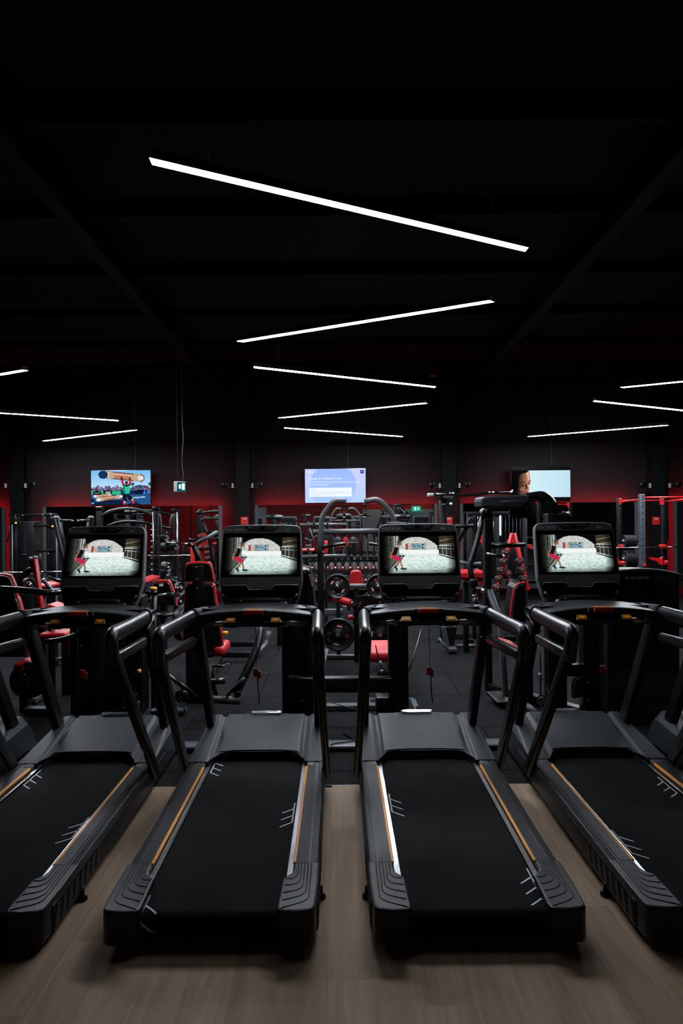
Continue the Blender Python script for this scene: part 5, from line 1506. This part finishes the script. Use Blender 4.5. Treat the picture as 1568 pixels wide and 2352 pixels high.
# --- lat pulldown
t = thing('lat_pulldown', 'lat pulldown tower with long bent bar and chrome joints near the third column', 'gym machine', at_floor(1018, 9.8))
D = 9.6
tb(t, 'lat_bar', 'gloss', [(989, 1136.5, D), (1036, 1134.5, D), (1052, 1138, D), (1096, 1136, D), (1118, 1132, D), (1176, 1131, D)], K(D, 3.4), fil=0.05)
tb(t, 'bar_end', 'greycap', [(981, 1137, D), (995, 1136.5, D)], K(D, 4.4))
for x, y in ((1003, 1135.6), (1031, 1134), (1038, 1134), (1121, 1132), (1130, 1131.6), (1171, 1131)):
    tb(t, 'bar_joint', 'chrome', [(x, y, D), (x + 4, y - 0.1, D)], K(D, 4))
tb(t, 'bar_tip', 'chrome', [(1174, 1131, D), (1176, 1125, D)], K(D, 2))
up_to_floor(t, 'tower_post', 'black', 1018, 16, 1146, 9.8, 0.14)
br(t, 'tower_head', 'black', (1012, 1143, 9.65), (1034, 1145, 9.9), 0.08, 0.06)
tb(t, 'hand_peg', 'gloss', [(1014, 1160, D), (1034, 1157.5, D)], K(D, 2.6))
tb(t, 'peg_cap', 'whitebox', [(1032, 1157.5, D), (1038, 1157, D)], K(D, 3.2))
tb(t, 'side_bar', 'black', [(1044, 1209, 9.7), (1086, 1207, 9.7)], K(9.7, 5))
br(t, 'side_strut', 'black', (1083, 1190, 9.75), (1048, 1248, 9.75), 0.06, 0.06)
br(t, 'base_rail', 'black', down((1018, 1146, 9.85), 0.04), down((1080, 1190, 9.75), 0.04), 0.1, 0.08)
tb(t, 'thigh_tube', 'slate', [(1052, 1290, 9.7), (1075, 1296, 9.7), (1104, 1295, 9.7)], K(9.7, 5), fil=0.05)
up_to_floor(t, 'side_post', 'black', 1088, 8, 1186, 9.75, 0.08)

# --- preacher bench with red pad
t = thing('preacher_bench', 'preacher bench with thick red top pad beside a slanted grey leg', 'bench', at_floor(1060, 8.9))
D = 8.6
po = [(1052, 1329), (1052, 1316), (1064, 1313.5), (1115, 1313.5), (1126, 1318), (1128, 1328), (1126, 1330)]
poly_px(t, 'arm_pad', 'red', po, D, 0.45, 0.02)
poly_px(t, 'pad_wedge', 'red', [(1062, 1331), (1124, 1331), (1108, 1343), (1098, 1346), (1070, 1336)], D + 0.05, 0.3, 0.008)
up_to_floor(t, 'post', 'black', 1070, 11, 1338, D + 0.2, 0.1)
up_to_floor(t, 'post', 'black', 1118, 13, 1342, D + 0.2, 0.1)
tb(t, 'pull_pin', 'chrome', [(1084, 1309, D - 0.1), (1089, 1308.5, D - 0.1)], K(D, 1.6))
c = W(1093, 1308.5, D - 0.1)
MB().tube([c + Vector((math.cos(2 * PI * k / 16), 0, math.sin(2 * PI * k / 16))) * K(D, 3.2) for k in range(17)], K(D, 0.8), 6, caps=False).build('pin_ring', 'chrome', t)
poly_px(t, 'pedestal', 'black', [(1021, 1440), (1050, 1440), (1044, 1470), (1042, 1496), (1033, 1496), (1026, 1468)], 8.85, 0.15, 0.01)
poly_px(t, 'pedestal_face', 'slate', [(1013, 1440), (1024, 1440), (1030, 1470), (1034, 1492), (1028, 1488), (1018, 1468)], 8.82, 0.05, 0.004)
tb(t, 'foot_rod', 'slate', [(1008, 1466, 8.8), (1017, 1480, 8.8), (1032, 1494, 8.75)], 0.02)
tb(t, 'rod_grip', 'gloss', [(1003, 1474, 8.8), (1018, 1472, 8.8)], 0.014)
bx(t, 'foot', 'greysteel', 1031, 1489, 1050, 1498, 8.7, 0.2, 0.01)
tb(t, 'floor_rail', 'greysteel', [(1048, 1485, 9.0), (1130, 1483, 9.0)], 0.03)
bx(t, 'rail_block', 'black', 1070, 1469, 1088, 1478, 9.2, 0.15, 0.01)
plate(W(1010, 1400, 9.1), K(9.1, 20), 'dark weight plate low behind the console, near the preacher bench', axis=(0.3, -1, 0), printed=False)

# --- pec fly machine
t = thing('pec_fly_machine', 'black pec fly machine with overhead cam housing, curved yoke and wide rear shroud', 'gym machine', at_floor(1300, 6.3))
D = 6.5
po = [(1105, 1152), (1106, 1145), (1112, 1141), (1130, 1138.5), (1200, 1136), (1215, 1140), (1216, 1150), (1200, 1165), (1180, 1167), (1110, 1165), (1106, 1162)]
hs = poly_px(t, 'cam_housing', 'plastic2', po, D - 0.1, 0.36, 0.016)
tb(hs, 'housing_seam', 'greysteel', [(1150, 1152, D - 0.112), (1201, 1149, D - 0.112)], K(D, 0.8), seg=6)
tb(t, 'yoke', 'gloss', [(1196, 1142, D + 0.02), (1222, 1137, D + 0.02), (1246, 1140, D + 0.05), (1260, 1158, D + 0.08), (1267, 1190, D + 0.1), (1271, 1240, D + 0.1), (1272, 1300, D + 0.1)], [K(D, 6), K(D, 6.5), K(D, 7), K(D, 7.5), K(D, 8), K(D, 9), K(D, 10), K(D, 11), K(D, 12), K(D, 13), K(D, 14), K(D, 15), K(D, 16), K(D, 17), K(D, 18), K(D, 19)] + [K(D, 20)] * 30, fil=0.12, seg=18, n=5)
poly_px(t, 'pivot_plate', 'plastic2', [(1192, 1165), (1200, 1150), (1226, 1148), (1232, 1156), (1232, 1190), (1170, 1190), (1172, 1168)], D + 0.02, 0.06, 0.008)
bolt(t, [(1210, 1166), (1293, 1177)], D + 0.0, 3.2)
MB().lathe([(0, -0.05), (0.055, -0.05), (0.055, 0.05), (0, 0.05)], W(1296, 1190, D + 0.1), (1, 0, 0.2), 18).build('yoke_pulley', 'gloss', t)
MB().lathe([(0, -0.04), (0.045, -0.04), (0.05, 0), (0.045, 0.04), (0, 0.04)], W(1115, 1178, D - 0.05), (0.5, -1, 0), 18).build('arm_hub', 'black', t)
tb(t, 'hub_lever', 'chrome', [(1103, 1184, D - 0.1), (1110, 1172, D - 0.1), (1110, 1168, D - 0.1)], K(D, 2.6), fil=0.02)
tb(t, 'fly_arm', 'black', [(1109, 1184, D), (1099, 1230, D - 0.05), (1090, 1262, D - 0.1), (1079, 1296, D - 0.15), (1080, 1312, D - 0.17), (1086, 1336, D - 0.2)], K(D, 6.3), fil=0.12, seg=14)
MB().box(W(1087, 1340, D - 0.2), (K(D, 17), 0.09, K(D, 22)), 0.02).build('arm_bracket', 'black', t)
tb(t, 'fly_handle', 'grip', [(1090, 1349, D - 0.22), (1108, 1357, D - 0.3)], K(D, 5))
tb(t, 'fly_handle_end', 'chrome', [(1106, 1356, D - 0.3), (1115, 1358, D - 0.33)], K(D, 4.6))
tb(t, 'drop_handle', 'grip', [(1090, 1372, D - 0.2), (1092, 1398, D - 0.2)], K(D, 6))
tb(t, 'drop_joint', 'chrome', [(1088, 1366, D - 0.2), (1089, 1372, D - 0.2)], K(D, 5.6))
tb(t, 'drop_stem', 'black', [(1087, 1348, D - 0.2), (1089, 1368, D - 0.2)], K(D, 3.6))
up_to_floor(t, 'seat_column', 'black', 1120, 15, 1168, 6.9, 0.12)
tb(t, 'side_grip', 'gloss', [(1118, 1273, 6.8), (1156, 1278, 6.7)], K(6.8, 4.2))
tb(t, 'side_grip_end', 'chrome', [(1155, 1278, 6.7), (1163, 1279, 6.68)], K(6.8, 4.4))
tb(t, 'horizontal_tube', 'black', [(1125, 1255, 6.95), (1205, 1251, 6.95)], K(6.9, 5.2))
br(t, 'slanted_leg', 'greysteel', (1121, 1352, 6.95), (1148, 1424, 6.6), K(6.9, 12), 0.06)
br(t, 'slanted_leg', 'greysteel', (1148, 1424, 6.6), down((1160, 1440, 6.5), 0.0), K(6.9, 12), 0.06)
tb(t, 'seat_backrest_edge', 'red', [(1206, 1339, 5.9), (1187, 1342, 5.9), (1181, 1352, 5.9), (1175, 1392, 5.9), (1174, 1428, 5.9), (1181, 1436, 5.9), (1190, 1434, 5.9)], K(5.9, 3.4), fil=0.04)
poly_px(t, 'seat_backrest', 'black', [(1208, 1341), (1190, 1343), (1184, 1352), (1178, 1392), (1177, 1427), (1184, 1434), (1208, 1430)], 5.86, 0.3, 0.012)
MB().box(W(1165, 1483, 6.3), (K(6.3, 40), 0.36, K(6.3, 18)), 0.04, seg=3, rot=Matrix.Rotation(0.25, 3, 'Y')).build('seat', 'red', t)
D = 5.75
po = [(1393, 1320), (1420, 1313), (1460, 1309.5), (1500, 1310.5), (1535, 1315), (1560, 1322), (1562, 1652), (1393, 1652)]
poly_px(t, 'rear_shroud', 'plastic2', po, D + 0.01, 0.35, 0.012)
poly_px(t, 'shroud_panel', 'gloss', [(1400, 1326), (1460, 1317), (1500, 1318), (1553, 1328), (1553, 1645), (1400, 1645)], D, 0.03, 0.003)
tb(t, 'shroud_rim', 'greysteel', [(1391, 1319, D), (1420, 1312, D), (1460, 1308, D), (1500, 1309, D), (1535, 1314, D), (1562, 1321, D), (1564, 1335, D)], K(D, 3.4), fil=0.15)
lab = MB().text('PEC FLY REAR DELT', K(D, 6.8), Matrix.Translation(W(1465, 1327.5, D - 0.002)) @ Matrix.Rotation(PI / 2, 4, 'X')).build('shroud_text', 'logo', t)
poly_px(t, 'warning_label', 'amber', [(1406.5, 1332), (1423, 1332), (1419.5, 1348), (1413, 1348)], D - 0.003, 0.003, 0)
poly_px(t, 'warning_symbol', 'gloss', [(1414, 1334), (1417, 1334), (1414.5, 1340), (1417.5, 1341), (1414.5, 1346), (1415, 1342), (1412.5, 1340)], D - 0.005, 0.003, 0)
up_to_floor(t, 'front_post', 'black', 1278, 42, 1180, 5.9, 0.14)
up_to_floor(t, 'front_post', 'black', 1208, 30, 1440, 6.3, 0.12)
up_to_floor(t, 'rear_post', 'black', 1357, 36, 1300, 5.85, 0.14)
bolt(t, [(1350, 1568), (1350, 1609)], 5.84, 2.8)
br(t, 'crossbar', 'black', (1290, 1538, 5.9), (1345, 1538, 5.9), 0.08, K(5.9, 27))
poly_px(t, 'pulley_guard', 'black', [(1318, 1575), (1322, 1562), (1332, 1556), (1348, 1556), (1348, 1598), (1318, 1606)], 5.8, 0.08, 0.01)
tb(t, 'cable', 'gloss', [(1240, 1500, 6.0), (1241, 1545, 6.0), (1241, 1600, 6.0)], 0.006, seg=6)
tb(t, 'cable_hook', 'chrome', [(1240, 1546, 5.98), (1240.5, 1563, 5.98)], K(6, 3.4))
MB().lathe([(0, -0.03), (0.05, -0.03), (0.05, 0.03), (0, 0.03)], W(1248, 1610, 6.0), (0.2, -1, 0), 18).build('pulley', 'gloss', t)
tb(t, 'floor_tube', 'greysteel', [(1190, 1603, 6.5), (1208, 1620, 6.25), (1232, 1640, 6.1)], 0.03)
br(t, 'foot_plate', 'black', (1132, 1590, 6.6), (1160, 1616, 6.3), 0.14, 0.03)
br(t, 'base_rail', 'black', down((1120, 1200, 6.95), 0.04), down((1357, 1200, 5.95), 0.04), 0.1, 0.08)

# --- squat rack with red crossmembers
t = thing('squat_rack', 'black power rack with red crossmembers, hooks and spotter arms by the fourth column', 'gym machine', at_floor(1475, 11.0))
D = 10.8
ups = ((1423, 1144, 9.5, D + 0.8), (1475, 1134.5, 12, D - 0.2), (1526, 1145, 10, D + 0.8), (1590, 1136, 12, D - 0.2))
for x, y, w, d in ups:
    u_ = up_to_floor(t, 'upright', 'slate' if w > 11 else 'black', x, w, y, d, 0.07, 0.003)
    for k in range(9):
        MB().box(W(x, y + 14 + k * 15, d - 0.002), (K(D, 2.2), 0.006, K(D, 2.6))).build('upright_hole', 'gloss', u_)
tb(t, 'pull_up_bar', 'redpaint', [(1427, 1153, D + 0.75), (1469, 1146.5, D - 0.15)], K(D, 1.8), seg=8)
tb(t, 'pull_up_bar', 'redpaint', [(1481, 1142.7, D - 0.15), (1590, 1141.5, D - 0.15)], K(D, 2.0), seg=8)
tb(t, 'pull_up_bar', 'redpaint', [(1428, 1150, D + 0.8), (1521, 1149.5, D + 0.8)], K(D, 1.7), seg=8)
tb(t, 'pull_up_bar', 'redpaint', [(1530, 1151.5, D + 0.75), (1588, 1145, D - 0.1)], K(D, 1.8), seg=8)
for x in (1424.5, 1522):
    bx(t, 'red_bracket', 'redpaint', x - 3, 1145, x + 3.5, 1159.5, D + 0.78, 0.08, 0.004)
    bolt(t, [(x, 1146), (x, 1158.5)], D + 0.77, 1.7)
bolt(t, [(1476, 1137.5), (1476, 1152)], D - 0.21, 1.8)
for x0, x1 in ((1424, 1432), (1519, 1531)):
    bx(t, 'bar_hook', 'redpaint', x0, 1251, x1, 1260, D + 0.7, 0.1, 0.006)
poly_px(t, 'spotter_arm', 'redpaint', [(1398, 1282), (1420, 1282), (1422, 1296), (1431, 1290), (1433, 1297), (1418, 1299), (1404, 1292)], D + 0.6, 0.06, 0.003)
poly_px(t, 'spotter_arm', 'redpaint', [(1491, 1280), (1516, 1283), (1522, 1279), (1523, 1298), (1517, 1297), (1508, 1289), (1494, 1285)], D + 0.6, 0.06, 0.003)
MB().box(W(1428, 1293, D + 0.55), (K(D, 14), 0.05, K(D, 9)), 0.01).build('arm_latch', 'redpaint', t)
MB().box(W(1529, 1292, D + 0.55), (K(D, 8), 0.05, K(D, 11)), 0.01).build('arm_latch', 'redpaint', t)
bolt(t, [(1431, 1293), (1532, 1291)], D + 0.5, 2.0)
MB().box(W(1480, 1298, D - 0.25), (K(D, 5), 0.05, K(D, 6)), 0.01).build('arm_latch', 'redpaint', t)
br(t, 'base_rail', 'black', down((1423, 1300, D + 0.8), 0.04), down((1526, 1300, D + 0.8), 0.04), 0.08, 0.08)
br(t, 'base_rail', 'black', down((1475, 1300, D - 0.2), 0.04), down((1590, 1300, D - 0.2), 0.04), 0.08, 0.08)
for y in (1243, 1284):
    tb(t, 'storage_horn', 'steel', [(1424, y, D + 1.2), (1466, y, D + 1.2)], 0.024)
t = thing('barbell', 'chrome barbell racked on the red hooks of the power rack', 'barbell', W(1475, 1257.3, D + 0.65))
tb(t, 'bar', 'steel', [(1414, 1258.3, D + 0.65), (1533, 1256.6, D + 0.65)], K(D, 1.3), seg=10)
tb(t, 'sleeve', 'steel', [(1394, 1258.6, D + 0.65), (1414, 1258.3, D + 0.65)], K(D, 1.7), seg=10)
tb(t, 'sleeve', 'steel', [(1533, 1256.6, D + 0.65), (1556, 1256.2, D + 0.65)], K(D, 1.7), seg=10)
for row, (y, r) in enumerate(((1243, 14), (1284, 20))):
    for k in range(5):
        c = W(1433 + k * 5.2, y, D + 1.2)
        plate(c, K(12, r), '%s plate from the upright, %s stack of the power rack' % (('first', 'second', 'third', 'fourth', 'fifth')[k], ('upper', 'lower')[row]), axis=(-1, -0.12, 0), thick=0.034, printed=False, group='plates on the power rack')

# --- dumbbells
def dumbbell(c, axis, r, half, label, group, num='20'):
    ax = Vector(axis).normalized(); c = Vector(c)
    t = thing('dumbbell', label, 'dumbbell', c, group)
    for s in (-1, 1):
        a = c + ax * s * half
        MB().lathe([(0, 0), (r * 0.9, 0), (r, 0.012), (r, 0.07), (r * 0.85, 0.08), (0, 0.08)], a - ax * s * 0.0, ax * s, 18).build('head', 'rubber', t)
    MB().tube([c - ax * half, c + ax * half], 0.017, 8).build('handle', 'steel', t)
    f = c + ax * (half + 0.081)
    u = Vector((0, 0, 1)).cross(ax).normalized(); v = ax.cross(u)
    a = rng.uniform(-0.8, 0.8)
    uu = u * math.cos(a) + v * math.sin(a)
    MB().lathe([(r * 0.78, 0), (r * 0.92, 0), (r * 0.92, 0.002), (r * 0.78, 0.002)], f, ax, 18).build('red_ring', 'redplastic', t)
    MB().text(num, r * 0.95, frame(f + ax * 0.001, uu, ax.cross(uu))).build('number', 'white', t)
    return t


t = thing('dumbbell_rack', 'long two-tier black dumbbell rack in front of the quiz television mirror', 'rack', at_floor(800, 12.6))
D = 12.5
for x in (690, 800, 935):
    for y, d in ((1313, D),):
        up_to_floor(t, 'leg', 'black', x, 5, 1290, D + 0.35, 0.08)
for y in (1313, 1341):
    a, b = W(684, y, D), W(940, y, D)
    MB().box(((a.x + b.x) / 2, D + 0.05, a.z), (b.x - a.x, 0.05, 0.05)).box(((a.x + b.x) / 2, D + 0.3, a.z + 0.012), (b.x - a.x, 0.05, 0.05)).build('shelf_rail', 'black', t)
    for k in range(14):
        MB().box(W(699 + k * 17.6, y - 9.5, D + 0.02), (K(D, 3.2), 0.01, K(D, 3.4))).build('shelf_tag', 'whitebox', t)
ORD = 'first second third fourth fifth sixth seventh eighth ninth tenth eleventh twelfth thirteenth fourteenth'.split()
nums = ['10', '12', '14', '16', '18', '20', '22', '24', '26', '28', '30', '32', '34', '36']
for row, y in enumerate((1301.5, 1331)):
    for k in range(14):
        x = 690.5 + k * 17.6
        dumbbell(W(x, y, D + 0.12) + Vector((0, 0.04, 0)), (0, -1, -0.12), K(D, 7), 0.06, 'round black dumbbell, %s from the strongman end of the %s tier of the long rack' % (ORD[k], ('upper', 'lower')[row]), 'dumbbells on the long rack', nums[k] if row == 0 else str(36 + 2 * k))
t = thing('dumbbell_tower', 'red and black A-frame dumbbell tower beside the pec fly machine', 'rack', at_floor(1170, 9.8))
D = 9.6
br(t, 'red_leg', 'redpaint', (1176, 1225, D + 0.1), (1141, 1356, D - 0.1), K(D, 7), 0.05)
br(t, 'red_leg', 'redpaint', (1180, 1225, D + 0.1), (1212, 1356, D - 0.1), K(D, 7), 0.05)
br(t, 'red_leg', 'redpaint', (1104, 1225, D + 0.8), (1128, 1352, D + 0.8), K(D, 4), 0.05)
br(t, 'rear_leg', 'black', (1160, 1300, D + 0.5), (1175, 1356, D + 0.45), 0.06, 0.05)
br(t, 'base_rail', 'black', down((1128, 1352, D + 0.0), 0.04), down((1222, 1352, D + 0.0), 0.04), 0.08, 0.07)
br(t, 'base_rail', 'black', down((1150, 1352, D), 0.04), down((1160, 1352, D + 0.9), 0.04), 0.07, 0.07)
spots = [(1164, 1271), (1158.5, 1291), (1153, 1311), (1148, 1331), (1144, 1350.5), (1169, 1319), (1174.5, 1337), (1196, 1290), (1200, 1309), (1205, 1330)]
for k, (x, y) in enumerate(spots):
    c = W(x, y, D - 0.14)
    col = k < 5
    side = 'outer' if k < 5 else ('middle' if k < 7 else 'far')
    place = ('top', 'second', 'third', 'fourth', 'bottom')[k if k < 5 else (k - 5 if k < 7 else k - 7)]
    d = dumbbell(c + Vector((0.0, 0.1, 0)), (-0.12, -1, 0.1), K(D, 7.6), 0.06, 'red-ringed dumbbell, %s of the %s column on the red tower' % (place, side), 'dumbbells on the red tower', str(4 + k))
    br(t, 'cradle', 'black', c + Vector((0, 0.06, -K(D, 8.2))), c + Vector((0, 0.2, -K(D, 8.2))), 0.09, 0.012)
t = thing('dumbbell_tower', 'slim red upright with round dumbbells behind the seated press arm', 'rack', at_floor(462, 12.0))
D = 11.8
br(t, 'red_leg', 'redpaint', (442, 1243, D), down((442, 1243, D)), K(D, 9), 0.06)
MB().lathe([(0, -0.03), (0.06, -0.03), (0.06, 0.03), (0, 0.03)], W(441, 1240, D), (0, 0, 1), 16).build('top_cap', 'gloss', t)
poly_px(t, 'red_plate', 'redplastic', [(456, 1226), (474, 1224), (482, 1300), (458, 1300)], D + 0.2, 0.05, 0.004)
br(t, 'base_rail', 'black', down((435, 1243, D), 0.03), down((485, 1243, D + 0.2), 0.03), 0.1, 0.06)
for k, (x, y) in enumerate(((460, 1232), (474.5, 1256), (475, 1269), (476, 1281.5), (461, 1257))):
    dumbbell(W(x, y, D + 0.05), (0, -1, 0.05), K(D, 4.6), 0.03, 'small round dumbbell, %s on the slim red upright' % ('highest', 'second', 'third', 'lowest', 'inner')[k], 'dumbbells on the slim upright', str(2 + k))
    MB().box(W(x, y + 5.4, D + 0.1), (0.06, 0.2, 0.012)).build('cradle', 'black', t)

# --- leg machine beyond the third console (rollers and tubes seen between the consoles)
t = thing('cable_crossover', 'tall dark cable crossover with thin steel cables in front of the face television mirror', 'gym machine', at_floor(1120, 11.6))
D = 11.5
for x in (1078, 1142, 1206):
    up_to_floor(t, 'column', 'plastic2', x, 9, 1178, D, 0.1)
br(t, 'top_beam', 'black', (1074, 1180, D), (1212, 1178.5, D), 0.08, 0.07)
for k in range(6):
    x = 1088 + k * 9
    tb(t, 'guide_rod', 'steel', [(x, 1184, D + 0.05), (x, 1246, D + 0.05)], K(D, 0.8), seg=6)
for k in range(6):
    x = 1152 + k * 8.5
    tb(t, 'guide_rod', 'slate', [(x, 1184, D + 0.05), (x, 1246, D + 0.05)], K(D, 0.9), seg=6)
for k, x in enumerate((1110, 1174)):
    bx(t, 'weight_stack', 'black', x - 25, 1246, x + 25, 1330, D + 0.02, 0.15)
    bx(t, 'stack_head', 'redplastic', x - 8, 1240, x + 10, 1247, D, 0.1)
br(t, 'base_rail', 'black', down((1074, 1180, D + 0.05), 0.04), down((1212, 1180, D + 0.05), 0.04), 0.25, 0.08)
t = thing('leg_curl_machine', 'dark leg curl machine with black rollers and red pad between two consoles', 'gym machine', at_floor(690, 9.6))
D = 9.4
MB().tube([W(612, 1187, D), W(650, 1190, D)], K(D, 6.5), 14).build('roller_pad', 'grip', t)
br(t, 'roller_stem', 'black', (628, 1192, D), (634, 1230, D), 0.06, 0.06)
up_to_floor(t, 'main_post', 'black', 640, 12, 1225, D, 0.1)
tb(t, 'linkage', 'greysteel', [(711, 1214, D), (722, 1248, D)], K(D, 2), seg=8)
tb(t, 'linkage', 'greysteel', [(700, 1236, D), (716, 1243, D), (722, 1233, D), (728, 1231, D)], K(D, 1.5), seg=8, fil=0.03)
tb(t, 'small_post', 'chrome', [(707, 1252, D), (707.5, 1272, D)], K(D, 2.6))
MB().box(W(708, 1253, D), (K(D, 14), 0.08, K(D, 3)), 0.006).build('small_shelf', 'greysteel', t)
MB().box(W(706, 1263.5, D + 0.2), (K(D, 32), 0.3, K(D, 6)), 0.02).build('thigh_pad', 'red', t)
MB().box(W(748, 1257, D + 0.3), (K(D, 9), 0.1, K(D, 32)), 0.02).build('back_pad', 'red', t)
up_to_floor(t, 'pad_post', 'black', 748, 6, 1270, D + 0.42, 0.08)
up_to_floor(t, 'rear_post', 'black', 706, 8, 1268, D + 0.2, 0.08)
br(t, 'base_rail', 'black', down((640, 1225, D + 0.05), 0.04), down((748, 1225, D + 0.45), 0.04), 0.1, 0.08)
